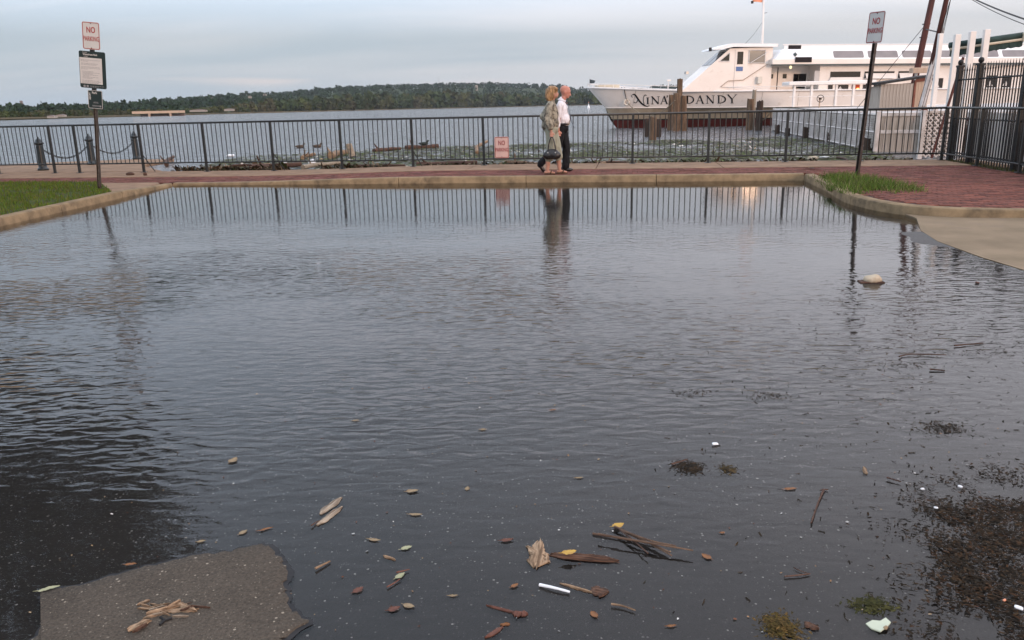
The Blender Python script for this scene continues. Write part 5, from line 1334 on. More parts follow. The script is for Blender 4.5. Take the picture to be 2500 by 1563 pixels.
for i in range(5):
    for k in range(4): m.f.append((i * 4 + k, i * 4 + (k + 1) % 4, (i + 1) * 4 + (k + 1) % 4, (i + 1) * 4 + k))
m.f.append((0, 1, 2, 3)); m.f.append((23, 22, 21, 20)); m.ell((.10, 0, 1.468), (.022, .024, .022), 8, 6); m.build('tie', 'tie_navy', mo)
MB().tube([(.075 * math.cos(t) + .015, .075 * math.sin(t), 1.492 - .02 * math.cos(t)) for t in np.linspace(0, 2 * PI, 19)], .018, 6, False).build('collar', 'shirt', mo)

# ---- shade tree on the lawn, left of the frame; its dark crown shows in the puddle
tr_ = empty('shade_tree', (-12.7, 15.0, .08), label='dark leafy tree on the lawn, seen only as a reflection at the left', cat='tree')
MB().tube(sub([(0, 0, -.2), (.05, .05, 1.8), (-.1, 0, 3.6), (.1, .1, 5.4), (0, 0, 8.5)], 4), [.36, .33, .31, .3, .28, .27, .26, .25, .24, .23, .22, .2, .18, .15, .12, .09, .06], 10).build('trunk', 'bark', tr_, smooth=True)
for k in range(9):
    a = k * 2.4; z0 = 3.6 + k * .55; L_ = rnd.uniform(2.2, 3.4)
    MB().tube(sub([(0, 0, z0), (math.cos(a) * L_ * .5, math.sin(a) * L_ * .5, z0 + .8), (math.cos(a) * L_, math.sin(a) * L_, z0 + 1.2)], 3), [.11, .10, .085, .07, .055, .04, .025], 6).build('limb', 'bark', tr_, smooth=True)
nC = 230; cl = npr.normal(size=(nC, 3)); cl /= np.linalg.norm(cl, axis=1, keepdims=True); cl *= npr.uniform(.35, 1., (nC, 1)) ** .5; cl = cl * np.array([5.3, 4.6, 5.6]) + np.array([0, 0, 9.6])
nL = 150; base_ = np.repeat(cl, nL, 0) + npr.normal(0, .42, (nC * nL, 3)); a = npr.normal(size=base_.shape); a /= np.linalg.norm(a, axis=1, keepdims=True); b = npr.normal(size=base_.shape); b -= a * (a * b).sum(1, keepdims=True); b /= np.linalg.norm(b, axis=1, keepdims=True); s = npr.uniform(.06, .15, (nC * nL, 1))
keep = base_[:, 2] > 4.35; base_, a, b, s = base_[keep], a[keep], b[keep], s[keep]
quads_mesh('crown', np.stack([base_ - a * s, base_ + b * s * .6, base_ + a * s, base_ - b * s * .6], 1), np.ones((len(base_), 3)), 'tree_leaf', tr_)

# ---- far things across the river
def farbox(root, name, mat, x0, x1, z0, z1, y0, y1):
    return MB().box(Vector(((x0 + x1) / 2, (y0 + y1) / 2, (z0 + z1) / 2)) - root.location, (x1 - x0, y1 - y0, z1 - z0)).build(name, mat, root)
Yb = 520; a, b = vp(330, 277, Yb), vp(440, 277, Yb); zt = vp(385, 271, Yb).z; zb = vp(385, 277, Yb).z
br = empty('bridge', (a.x, Yb, 0), label='low tan concrete bridge on two pale piers on the far left shore', cat='bridge')
farbox(br, 'deck', 'bridge_tan', a.x - 2, b.x, zb, zt, Yb, Yb + 8); farbox(br, 'shade_panel', 'bridge_shade_roof_brown', a.x, b.x, -.5, zb - .4, Yb + 7, Yb + 8)  # dark back panel stands in for the shade beneath the bridge deck
for px in (363, 415): p = vp(px, 280, Yb); farbox(br, 'pier', 'bridge_tan', p.x - .45, p.x + .45, -.5, zb, Yb + .3, Yb + 2)
Yt = 900; p = vp(53, 256, Yt); zt = vp(53, 246, Yt).z; o = MB().lathe([(1.6, -12), (1.4, zt - p.z - 1.5), (2.0, zt - p.z - 1.4), (1.2, zt - p.z)], 8).build('tower', 'bridge_shade_roof_brown', label='thin dark tower on the hill at the far left', cat='tower'); o.location = p
Ya = 2400; p = vp(1072, 206, Ya); zt = vp(1072, 186, Ya).z
ro_ = empty('radio_mast', p, label='thin radio mast on the wooded ridge in the middle', cat='mast'); MB().tube([(0, 0, -14), (0, 0, zt - p.z)], [.5, .3], 6).build('shaft', 'steel_light', ro_); MB().tube([(-2, 0, (zt - p.z) * .8), (2, 0, (zt - p.z) * .8)], .3, 6).build('crossarm', 'steel_light', ro_)
Yd = 2150; p = vp(1163, 214, Yd); do = empty('white_dome', p, label='small white dome among the trees on the ridge', cat='dome'); MB().ell((0, 0, 2.5), (4.2, 4.2, 4.0), 14, 8).build('dome', 'roof_far', do, smooth=True); MB().lathe([(3.6, -8), (3.6, 0)], 12).build('base', 'roof_far', do)
hl = ['pale house among trees at far left, nearest the shore', 'pale low building left of the leaning sign post', 'tan building behind the bridge on the far shore', 'small pale building right of the bridge', 'small cream house on the wooded slope, upper one', 'small cream house on the wooded slope, lower one', 'pale roofed house low on the slope left of centre']
for (px, py, w_, h_, Y), l in zip(((128, 287, 3.6, .7, 415), (150, 284, 4.5, .7, 470), (485, 272, 14, 1.1, 700), (560, 270, 9, 1.2, 770), (647, 233, 5, 2, 1500), (610, 239, 5, 2, 1300), (520, 243, 5, 2, 1200)), hl):
    p = vp(px, py, Y); ho = empty('far_house', p, label=l, cat='house', group='pale houses across the river'); MB().box((0, 0, h_ * .3), (w_, 3, h_ * 1.4)).build('wall', 'roof_far', ho)
    MB().prism([(-w_ * .55, h_), (0, h_ * 1.7), (w_ * .55, h_)], lambda a_, b_, t: Vector((a_, t, b_)), -1.7, 1.7).build('roof', 'bridge_shade_roof_brown', ho)
for px, py, Y, l in ((1437, 262, 330, 'small white buoy on the river left of the boat bow'), (1384, 261, 380, 'tiny white buoy on the river behind the man')):
    p = gp(px, py + 1, -.02) if False else vp(px, py, Y); bo_ = empty('buoy', (p.x, Y, -.02), label=l, cat='buoy', group='buoys on the river'); MB().lathe([(.3, -.2), (.55, 0), (.55, .5), (.3, .9), (.1, 1.5), (.03, 2.1)], 10).build('float', 'plastic_white', bo_); MB().lathe([(.05, 2.1), (.16, 2.15), (.16, 2.35), (.03, 2.4)], 8).build('top_mark', 'flag_orange', bo_)

# ---- floating mat and driftwood at the river edge
def flakes(name, P, smin, smax, asp, cols, mat, tilt=.25, parent=None, **tags):
    n = len(P); a = npr.uniform(0, 2 * PI, n); s = npr.uniform(smin, smax, n) ** 1.0; t1 = npr.normal(0, tilt, n); t2 = npr.normal(0, tilt, n)
    ax = np.stack([np.cos(a), np.sin(a), t1], 1) * s[:, None]; ay = np.stack([-np.sin(a), np.cos(a), t2], 1) * (s * npr.uniform(asp * .5, asp * 1.5, n))[:, None]
    j = lambda: npr.uniform(.5, 1.15, (n, 1))
    V = np.stack([P - ax * j() - ay * j(), P + ax * j() - ay * j() * .6, P + ax * j() + ay * j(), P - ax * j() * .8 + ay * j()], 1)
    c = np.array(cols)[npr.integers(0, len(cols), n)] * npr.uniform(.7, 1.3, (n, 1)); return quads_mesh(name, V, c, mat, parent, **tags)
edge_px = [(540, 392), (620, 380), (700, 378), (800, 372), (900, 366), (1000, 360), (1150, 357), (1300, 352), (1400, 349), (1550, 346), (1620, 342), (1750, 340), (1900, 334), (2050, 345), (2130, 366)]
epl = [gp(x, y, -.02) for x, y in edge_px]; mat_poly = [(p.x, p.y) for p in epl] + [(10.2, 22.4), (9.4, 18.3)] + [(UV(u, 3.3).x, UV(u, 3.3).y) for u in (8, 4, 0, -4, -8.6)]
X_ = [p[0] for p in mat_poly]; Y_ = [p[1] for p in mat_poly]; pts = []
while len(pts) < 20000:
    x, y = npr.uniform(min(X_), max(X_)), npr.uniform(min(Y_), max(Y_))
    if inpoly(x, y, mat_poly):
        n_ = mnoise.noise(Vector((x * .55, y * .35, 4))) + .4 * mnoise.noise(Vector((x * 1.8, y * 1.2, 8)))
        if npr.uniform() < .42 + .9 * n_ + .3 * (y < 25): pts.append((x, y, -.012 + npr.uniform(0, .02)))
flakes('floating_mat', np.array(pts), .04, .13, .5, [(.10, .105, .05), (.12, .105, .065), (.075, .085, .035), (.15, .14, .095), (.10, .125, .038), (.19, .18, .14), (.11, .135, .04), (.085, .075, .045)], 'scum', .03, label='grey green mat of floating weed and debris behind the railing', kind='stuff')
pts = []
while len(pts) < 260:
    x, y = npr.uniform(-8, 10), npr.uniform(18.5, 31)
    if inpoly(x, y, mat_poly): pts.append((x, y, .01))
flakes('floating_litter', np.array(pts), .03, .09, .5, [(.6, .58, .55), (.5, .45, .4), (.65, .6, .5), (.35, .24, .15)], 'scum', .3, label='pale scraps of litter scattered in the floating mat', kind='stuff')
pts = []
for _ in range(5200):
    u = npr.uniform(-9, 8.4); p = UV(u, 3.32 + abs(npr.normal(0, .22)), 0)
    if mnoise.noise(Vector((u * .8, 3, 0))) > -.25: pts.append((p.x, p.y, npr.uniform(.0, .17) * max(.2, 1 - abs(p.y - UV(u, 3.3).y) * 1.5)))
flakes('wrack_line', np.array(pts), .02, .09, .35, [(.06, .042, .03), (.09, .065, .045), (.05, .06, .025), (.13, .095, .065), (.045, .035, .028), (.20, .15, .10)], 'scum', .6, label='heap of dark twigs and weed washed against the seawall', kind='stuff')
def log(ax, ay, bx_, by, r0, r1, mat, label, z=.05, name='driftwood_log', bend=.05, knots=2, cat='log', group='driftwood behind the railing', lift=0):
    a, b = gp(ax, ay, z), gp(bx_, by, z); b.z += lift; n = 9; d = b - a; side = Vector((-d.y, d.x, 0)).normalized(); P = []; R_ = []
    for k in range(n):
        f = k / (n - 1); P.append(d * f + side * (bend * d.length * math.sin(PI * f)) + Vector((mnoise.noise(a + d * f * 2), mnoise.noise(a + d * f * 3 + Vector((5, 1, 2))), mnoise.noise(a + d * f * 2 + Vector((1, 9, 4))))) * r0 * .5); R_.append((r0 + (r1 - r0) * f) * (1 + .18 * mnoise.noise(a * 3 + d * f * 4)))
    m = MB(); m.tube(P, R_, 9)
    for k in range(knots):
        q = P[2 + (k * 3) % 6]; dv = Vector((rnd.uniform(-1, 1), rnd.uniform(-1, 1), rnd.uniform(.2, 1))).normalized(); m.tube([q, q + dv * r0 * 2.2, q + dv * r0 * 3.5 + Vector((0, 0, r0 * .4))], [r0 * .4, r0 * .3, r0 * .15], 6)
    o = m.build(name, mat, label=label, cat=cat, group=group); o.location = a; shade_auto(o, 50); return o
log(612, 411, 735, 402, .085, .06, 'driftwood_dark', 'thick brown log lying behind the railing left of centre', .07)
log(520, 411, 660, 400, .035, .025, 'driftwood', 'long thin pale branch left of the thick brown log', .07)
log(560, 405, 700, 401, .03, .02, 'driftwood_dark', 'thin dark branch crossing behind the thick brown log', .12)
log(740, 408, 835, 398, .06, .045, 'driftwood_grey', 'greyish log beside the thick brown one', .06)
log(868, 407, 990, 404, .045, .03, 'driftwood_dark', 'dark root-like branch behind the railing near the centre', .06, knots=4)
log(1015, 404, 1165, 400, .085, .07, 'driftwood_dark', 'mossy dark log left of the salmon sign', .05, knots=1)
log(1235, 399, 1320, 402, .075, .06, 'piling_wood', 'brown log behind the railing by the woman', .04, knots=1)
log(1450, 402, 1512, 394, .04, .025, 'driftwood', 'pale broken branch right of the man', .06)
log(1425, 399, 1530, 397, .045, .02, 'driftwood_dark', 'dark twiggy branch behind the pale broken branch', .06, knots=4)
log(808, 382, 852, 370, .11, .09, 'driftwood', 'forked tan log floating in the weed left of centre', .05, knots=1)
log(860, 384, 856, 384, .12, .09, 'driftwood_grey', 'pale upright stump sticking out of the weed', .0, lift=.36, bend=0, knots=0)
log(738, 384, 766, 378, .07, .05, 'driftwood', 'short rusty brown branch in a tangle left of the stump', .05, knots=3)
log(912, 368, 978, 363, .09, .05, 'driftwood_dark', 'dark floating log at the outer edge of the weed', .03, knots=1)
log(992, 362, 1068, 358, .09, .10, 'driftwood_dark', 'long dark floating log with a bird on it', .03, knots=1)
log(1166, 372, 1190, 358, .07, .05, 'driftwood', 'tan log end tilted up left of the salmon sign', .04, lift=.18, knots=0)
log(2045, 385, 2070, 392, .03, .02, 'driftwood_dark', 'short dark stick at the foot of the right sign post', .05, knots=0)
log(408, 402, 425, 392, .07, .04, 'driftwood_dark', 'dark jagged snag behind the railing right of the bollards', .05, lift=.12, knots=1)
for (ax, ay, w_, l_, lab, mt) in ((1985, 391, .26, .12, 'crumpled pale bag lying behind the railing at right', 'foam'), (2012, 386, .26, .05, 'bluish plastic lid lying near the crumpled bag', 'steel_light'), (762, 401, .22, .14, 'white plastic bag caught among the logs', 'plastic_white'), (564, 383, .26, .10, 'white scrap with a dark edge floating left of the logs', 'plastic_white')):
    p = gp(ax, ay, .03); m = MB(); m.ell((0, 0, l_ * .4), (w_ / 2, w_ * .35, l_ / 2), 12, 8); m.v = [(x * (1 + .35 * mnoise.noise(Vector((x, y, z)) * 14 + p)), y * (1 + .3 * mnoise.noise(Vector((y, x, z)) * 17)), z * (1 + .3 * mnoise.noise(Vector((z, x, y)) * 15))) for x, y, z in m.v]
    o = m.build('plastic_scrap', mt, label=lab, cat='litter', group='plastic scraps behind the railing'); o.location = p
def duck(px, py, sc, rz, label, mat='duck_brown', z=-.02):
    p = gp(px, py, z); root = empty('duck', p, (0, 0, rz), label=label, cat='bird', group='water birds'); m = MB()
    m.ell((0, 0, .06 * sc), (.22 * sc, .10 * sc, .09 * sc)); cap(m, (-.17 * sc, 0, .07 * sc), .05 * sc, (-.27 * sc, 0, .08 * sc), .015 * sc); cap(m, (.15 * sc, 0, .10 * sc), .045 * sc, (.19 * sc, 0, .17 * sc), .035 * sc); m.ell((.205 * sc, 0, .195 * sc), (.055 * sc, .042 * sc, .045 * sc)); cap(m, (.25 * sc, 0, .188 * sc), .016 * sc, (.29 * sc, 0, .182 * sc), .01 * sc)
    blob('body', m, mat, root, .014 * sc, 1)
duck(733, 361, .8, 0, 'left one of the two ducks swimming beyond the weed'); duck(775, 360, .8, 0, 'right one of the two ducks swimming beyond the weed')
duck(1035, 354, .75, 0, 'dark bird perched on the long floating log', 'duck_dark', .12)

# ---- things floating and lying in the flooded lot
def chip(px0, py0, px1, py1, w, th, mat, label, name='wood_chip', z=.003, cat='wood', group='driftwood pieces in the puddle', jag=.3):
    """flat weathered splinter: grain ridges along it, both ends torn into teeth"""
    mat = {'driftwood': 'chip_tan', 'driftwood_dark': 'chip_dark', 'driftwood_grey': 'chip_grey'}.get(mat, mat)
    a, b = gp(px0, py0, z), gp(px1, py1, z); L = (b - a).length; nx_, ny_ = 16, 9; m = MB(); sd = rnd.random() * 99; th *= .62
    for k in range(nx_ + 1):
        f = k / nx_; e = min(f, 1 - f)
        wd = w * .5 * (.35 + .65 * min(1, e * 4.5)) * (1 + jag * (.8 * mnoise.noise(Vector((f * 5, 1, sd))) + .7 * mnoise.noise(Vector((f * 17, 4, sd)))))
        off = w * .25 * mnoise.noise(Vector((f * 2.2, 9, sd)))
        for j_ in range(ny_ + 1):
            g = j_ / ny_ * 2 - 1; tooth = (L * .10 * (1 + jag) * mnoise.noise(Vector((g * 4.5, 3 if f < .5 else 8, sd)))) * (1 - min(1, e * 5))
            h = th * max(.12, (1 - g ** 4) * (.55 + .5 * mnoise.noise(Vector((f * 2, g * 5, sd))) + .3 * mnoise.noise(Vector((f * 5, g * 14, sd))))) * min(1, .35 + e * 6)
            m.v.append(((f - .5) * L + tooth, off + g * wd, h)); m.tint.append((1, 1, 1))
    for k in range(nx_):
        for j_ in range(ny_): q = k * (ny_ + 1) + j_; m.f.append((q, q + 1, q + ny_ + 2, q + ny_ + 1))
    ring = [k * (ny_ + 1) for k in range(nx_ + 1)] + [nx_ * (ny_ + 1) + j_ for j_ in range(1, ny_ + 1)] + [k * (ny_ + 1) + ny_ for k in range(nx_ - 1, -1, -1)] + [j_ for j_ in range(ny_ - 1, 0, -1)]
    b0 = len(m.v); m.v += [(m.v[i_][0], m.v[i_][1], -.004) for i_ in ring]; m.tint += [(1, 1, 1)] * len(ring); n = len(ring)
    m.f += [(ring[i_], ring[(i_ + 1) % n], b0 + (i_ + 1) % n, b0 + i_) for i_ in range(n)]
    o = m.build(name, mat, label=label, cat=cat, group=group); o.location = (a + b) / 2; o.rotation_euler = (0, 0, math.atan2(b.y - a.y, b.x - a.x)); shade_auto(o, 35); return o
def leaf(px, py, L, W_, rz, mat, label, group='leaves on the puddle', z=.002, curl=.12, name='leaf', cat='leaf'):
    """thin leaf with a toothed edge, a midrib fold, a curled tip and a stalk"""
    p = gp(px, py, z); m = MB(); nu, nv = 14, 6; sd = rnd.random() * 50; L *= 1.12; bendy = rnd.uniform(-.25, .25)
    for i in range(nu + 1):
        f = i / nu; wd = W_ / 2 * (math.sin(PI * min(1, f ** .8)) ** .75 if 0 < f < 1 else .02) * (1 + .3 * mnoise.noise(Vector((f * 11, sd, 0))) + .12 * (i % 2))
        for j in range(nv + 1):
            g = j / nv * 2 - 1; m.v.append(((f - .5) * L, g * wd + bendy * L * (f - .5) ** 2, .0012 + curl * L * (abs(g) * .10 + max(0, f - .6) ** 2 * 1.2) + .0022 * mnoise.noise(Vector((f * 8, g * 3, sd))))); m.tint.append((1, 1, 1))
    for i in range(nu):
        for j in range(nv): m.f.append((i * (nv + 1) + j, i * (nv + 1) + j + 1, (i + 1) * (nv + 1) + j + 1, (i + 1) * (nv + 1) + j))
    m.tube([(-L * .48, 0, .0015), (-L * .72, L * .05, .002)], [.0011, .0008], 5)
    o = m.build(name, mat, smooth=True, label=label, cat=cat, group=group); o.location = p; o.rotation_euler = (0, 0, rz); return o
def stick(pts, r, mat, label, name='stick', z=.005, cat='stick', group='sticks in the puddle', fork=None):
    P = [gp(x, y, z) for x, y in pts]; o0 = P[0].copy(); Q = sub([p - o0 + Vector((0, 0, rnd.uniform(0, .004))) for p in P], 4); n = len(Q); m = MB(); m.tube(Q, [r * (1 - .4 * i / (n - 1)) * (1 + .15 * mnoise.noise(Vector((i * .9, r * 99, 0)))) for i in range(n)], 7)
    if fork: 
        F = [gp(x, y, z) - o0 for x, y in fork]; m.tube(sub(F, 3), r * .55, 6)
    o = m.build(name, mat, label=label, cat=cat, group=group); o.location = o0; return o
chip(783, 1254, 832, 1216, .030, .014, 'driftwood_grey', 'upper one of two flat driftwood pieces left of centre')
chip(776, 1280, 832, 1240, .024, .014, 'driftwood_grey', 'lower one of two flat driftwood pieces left of centre'); stick([(760, 1285), (772, 1276), (782, 1272)], .003, 'driftwood_dark', 'dark splinter at the end of the lower driftwood piece')
chip(1318, 1322, 1306, 1384, .062, .016, 'driftwood', 'frayed slab of fibrous bark in the middle foreground', jag=.6); chip(1290, 1336, 1340, 1372, .03, .012, 'driftwood', 'torn strip of bark lying on the frayed slab', jag=.7)
chip(1352, 1354, 1500, 1368, .030, .022, 'driftwood_dark', 'long red-brown driftwood piece with a yellow leaf on it')
leaf(1390, 1349, .045, .026, .2, 'leaf_yellow', 'yellow leaf lying on the long red-brown driftwood piece', z=.026)
leaf(1510, 1283, .042, .028, .4, 'leaf_yellow', 'yellow leaf at the upper end of the reed bundle', z=.008)
RG = 'reeds floating in the middle foreground'
for k, (pp, l) in enumerate(([((1447, 1303), (1530, 1318), (1600, 1330)), 'upper left reed of the crossed bundle'], [((1500, 1288), (1570, 1320), (1640, 1357)), 'dark reed of the bundle running from the yellow leaf'], [((1516, 1297), (1580, 1325), (1636, 1350)), 'middle reed of the bundle below the yellow leaf'], [((1505, 1290), (1545, 1320), (1582, 1353)), 'thin black reed splaying out under the bundle'], [((1460, 1306), (1580, 1327), (1692, 1346)), 'longest reed, crossing the bundle to the right'], [((1530, 1300), (1590, 1322), (1650, 1335)), 'short reed at the upper edge of the bundle'])):
    stick(pp, .0042 if k != 3 else .003, 'reed' if k != 3 else 'driftwood_dark', l, 'reed', .004 + k * .004, 'reed', RG)
stick([(1317, 1428), (1354, 1438), (1391, 1446)], .0052, 'plastic_white', 'white plastic drinking straw lying in the foreground', 'drinking_straw', .006, 'straw', None)
chip(1445, 1438, 1484, 1446, .044, .016, 'driftwood_dark', 'grooved brown knot of wood right of the straw'); chip(1370, 1424, 1446, 1446, .010, .005, 'driftwood', 'crumbling brown fibres between straw and wooden knot', jag=.9)
stick([(1492, 1477), (1520, 1481), (1551, 1492)], .0036, 'driftwood', 'bent pale twig below the wooden knot'); stick([(770, 1390), (806, 1371)], .0045, 'driftwood', 'short straight brown twig right of the dry patch'); chip(936, 1356, 964, 1366, .010, .007, 'driftwood', 'small pale wooden peg left of centre')
chip(1192, 1478, 1262, 1496, .009, .005, 'leaf_red', 'thin reddish strip of bark pointing at a clump'); chip(1252, 1496, 1286, 1500, .026, .014, 'leaf_red', 'ragged reddish clump at the end of the bark strip', jag=.8)
chip(1186, 1556, 1226, 1531, .014, .006, 'leaf_red', 'long reddish leaf at the bottom edge', cat='leaf', name='leaf'); chip(1222, 1524, 1244, 1523, .009, .006, 'leaf_orange', 'small orange flake above the long reddish leaf')
leaf(992, 1338, .035, .02, .5, 'leaf_pale', 'small pale oval leaf just left of centre'); leaf(977, 1406, .036, .022, .9, 'leaf_pale', 'pale leaf between two red stems'); stick([(945, 1434), (962, 1424), (976, 1415)], .003, 'leaf_red', 'red stem below the pale leaf'); stick([(968, 1400), (1000, 1391)], .0028, 'leaf_red', 'red stem above the pale leaf')
leaf(914, 1319, .042, .016, -.3, 'leaf_tan', 'ragged tan leaf above the wooden peg'); leaf(570, 1125, .042, .034, 1.2, 'leaf_tan', 'curled tan leaf floating alone on the left ripples', curl=.5); leaf(1007, 1200, .042, .024, .1, 'leaf_tan', 'yellowish curled leaf in the middle distance of the ripples', curl=.4); leaf(1015, 1257, .044, .016, -.1, 'leaf_tan', 'flat tan leaf below the yellowish curled leaf')
leaf(1141, 1193, .026, .018, 1.5, 'leaf_tan', 'small orange-tan leaf beside the pale ripples'); leaf(1180, 1049, .03, .018, 0, 'leaf_tan', 'tiny pale leaf far out in the middle of the pool'); leaf(869, 1027, .028, .016, .2, 'leaf_tan', 'tiny tan leaf far out left of the middle'); leaf(1415, 1167, .03, .012, .1, 'leaf_tan', 'thin tan leaf right of the middle ripples'); leaf(1350, 1001, .03, .016, .3, 'leaf_orange', 'tiny rust leaf far out right of the middle')
leaf(1238, 1320, .04, .02, .1, 'leaf_red', 'brown crumpled leaf left of the bark slab', curl=.4); leaf(1257, 1431, .024, .016, .6, 'leaf_orange', 'small rust-red leaf left of the straw', curl=.5); leaf(998, 1480, .034, .02, -.4, 'leaf_tan', 'yellowish leaf near the bottom, left of the bark strip'); leaf(962, 1487, .034, .024, .4, 'leaf_red', 'dark rust leaf beside the yellowish one near the bottom'); leaf(1107, 1455, .026, .010, 0, 'leaf_tan', 'tiny tan flake above the reddish bark strip')
leaf(875, 1441, .034, .024, .8, 'leaf_red', 'sunken brown leaf right of the dry patch'); leaf(594, 1300, .03, .022, 1.0, 'leaf_tan', 'pale leaf just above the dry patch'); leaf(650, 1292, .045, .012, .5, 'leaf_orange', 'orange stemmed leaf above the corner of the dry patch'); leaf(492, 1322, .026, .016, .3, 'leaf_tan', 'small tan leaf above the edge of the dry patch')
leaf(320, 1378, .034, .015, .1, 'leaf_orange', 'orange leaf resting on the edge of the dry patch', z=.006); leaf(120, 1437, .055, .018, .45, 'leaf_pale', 'long pale green leaf at the left corner of the dry patch', z=.012)
leaf(1725, 1359, .034, .024, 2.2, 'leaf_orange', 'bright orange leaf right of the reed bundle'); leaf(1764, 1301, .016, .012, .2, 'leaf_orange', 'tiny orange leaf above the bright orange one'); leaf(1450, 1500, .028, .02, 2, 'leaf_orange', 'rust leaf below the wooden knot'); leaf(1640, 1529, .026, .010, .1, 'leaf_orange', 'thin orange flake near the bottom right of centre'); leaf(1930, 1194, .045, .018, .1, 'leaf_orange', 'dull orange leaf left of the tall standing stick')
stick([(2011, 1197), (1997, 1228), (1980, 1279)], .0042, 'driftwood_dark', 'knobbly brown stick pointing at the camera on the right', fork=[(2003, 1197), (2012, 1195), (2022, 1196)]); stick([(1640, 1134), (1678, 1122)], .0045, 'driftwood_dark', 'red-brown stick lying on a dark weed clump')
stick([(1915, 1408), (1950, 1405), (1978, 1401)], .003, 'driftwood_dark', 'thin forked twig right of centre near the bottom', fork=[(1938, 1386), (1955, 1394), (1972, 1400)]); stick([(2165, 1168), (2200, 1178)], .0035, 'driftwood_dark', 'thin brown stick on the right half of the pool')
chip(1965, 1520, 1998, 1534, .022, .012, 'driftwood_dark', 'dark red stick end near the bottom right'); chip(2116, 1157, 2108, 1140, .014, .008, 'driftwood', 'small brown and white chip on the right half of the pool')
stick([(2100, 685), (2130, 672), (2157, 688)], .001, 'foam', 'scrap', 'x') if False else None
# pale foam block
p = gp(2128, 689, 0); fo = empty('foam_block', p, (0, 0, -.1), label='tan lump of foam floating at the right', cat='foam')
m = MB(); m.ell((0, 0, .02), (.075, .05, .042), 14, 8); m.v = [(x * (1 + .3 * mnoise.noise(Vector((x, y, z)) * 9)), y, max(.004, z * (1 + .5 * mnoise.noise(Vector((x, z, y)) * 11)))) for x, y, z in m.v]; m.build('lump', 'foam', fo, smooth=True)
MB().bbox((-.005, 0, .005), (.19, .085, .012), .005).build('base', 'driftwood_dark', fo)
# weed clumps
def clump(px, py, rx, ry, n, cols, label, name='weed_clump', hmax=.012, mat='weed_dark', smax=.012):
    c = gp(px, py, 0); root = empty(name, c, label=label, cat='weed', group='weed clumps in the puddle'); q = npr.normal(size=(n, 2)) * .42; P = np.stack([q[:, 0] * rx, q[:, 1] * ry, npr.uniform(.001, hmax * .5, n) * np.exp(-(q ** 2).sum(1) * 2)], 1)
    flakes('weed', P, .002, smax, .3, cols, mat, .10, parent=root, kind='stuff')
DK = [(1, 1, 1), (.7, .65, .6), (1.6, 1.3, 1.0), (.5, .5, .5)]
clump(1682, 1142, .075, .075, 500, DK, 'round dark weed clump with a stick on it'); clump(1776, 1146, .05, .05, 140, [(1.6, 1.5, 1), (1, 1, 1), (2.4, 2.2, 1.4)], 'thin greenish weed clump right of the round dark one')
clump(2130, 1478, .075, .05, 420, [(1.6, 2.0, .9), (1, 1.3, .7)], 'mossy green weed clump near the bottom right'); clump(2300, 1045, .14, .10, 420, DK, 'dark tangle of weed on the right half of the pool'); clump(1700, 960, .16, .10, 90, DK, 'dark weed fragments in the middle right'); clump(1880, 968, .18, .08, 110, DK, 'streak of dark weed in the middle right'); clump(2220, 892, .22, .08, 120, DK, 'streak of dark weed far out at the right'); clump(2380, 862, .3, .1, 110, DK, 'dark weed and twigs near the right edge')
stick([(2195, 872), (2225, 866), (2310, 868)], .0045, 'driftwood_dark', 'dark twig floating far out at right, upper one'); stick([(2270, 903), (2307, 905)], .005, 'driftwood_dark', 'short dark stick far out at right below the twig'); stick([(2330, 845), (2400, 838)], .005, 'driftwood_dark', 'dark stick near the right edge of the pool')
# mossy stone, shard, foam scraps
clump(1905, 1530, .055, .07, 700, [(2.6, 2.4, 1.0), (1.6, 1.5, .8), (3.2, 2.6, 1.3)], 'mossy brown weed clump at the bottom edge, right of centre', hmax=.02, smax=.010)
p = gp(2148, 1526, .004); m = MB(); m.prism([(-.035, .01), (-.03, -.012), (-.012, -.03), (.012, -.016), (.03, .0), (.026, .022), (.006, .012), (-.012, .02)], lambda a, b, t: Vector((a, b, t + a * .15)), .0, .004); o = m.build('plastic_shard', 'shard_green', label='pale green broken shard near the bottom right corner', cat='litter'); o.location = p
for px, py, w_, l, mt in ((1746, 1084, .026, 'white foam scrap right of the middle', 'plastic_white'), (2252, 1194, .014, 'tiny white scrap, left one of three by the dark weed', 'plastic_white'), (2285, 1240, .014, 'tiny white scrap, lowest of three by the dark weed', 'plastic_white'), (2344, 1188, .016, 'tiny white scrap, right one of three by the dark weed', 'plastic_white'), (2487, 1484, .022, 'white paper scrap on the dark weed at the right edge', 'plastic_white'), (2452, 1466, .012, 'tiny red scrap on the dark weed at right', 'flag_orange'), (2162, 1533, .018, 'small tan chip beside the pale green shard', 'leaf_tan'), (2386, 690, .05, 'reddish scrap on wet asphalt at the right edge', 'leaf_red')):
    p = gp(px, py, .006); m = MB(); m.bbox((0, 0, .002), (w_, w_ * .55, .006), .003); o = m.build('litter_scrap', mt, label=l, cat='litter', group='small litter scraps in the puddle'); o.location = p; o.rotation_euler = (.1, .1, rnd.uniform(-1, 1))
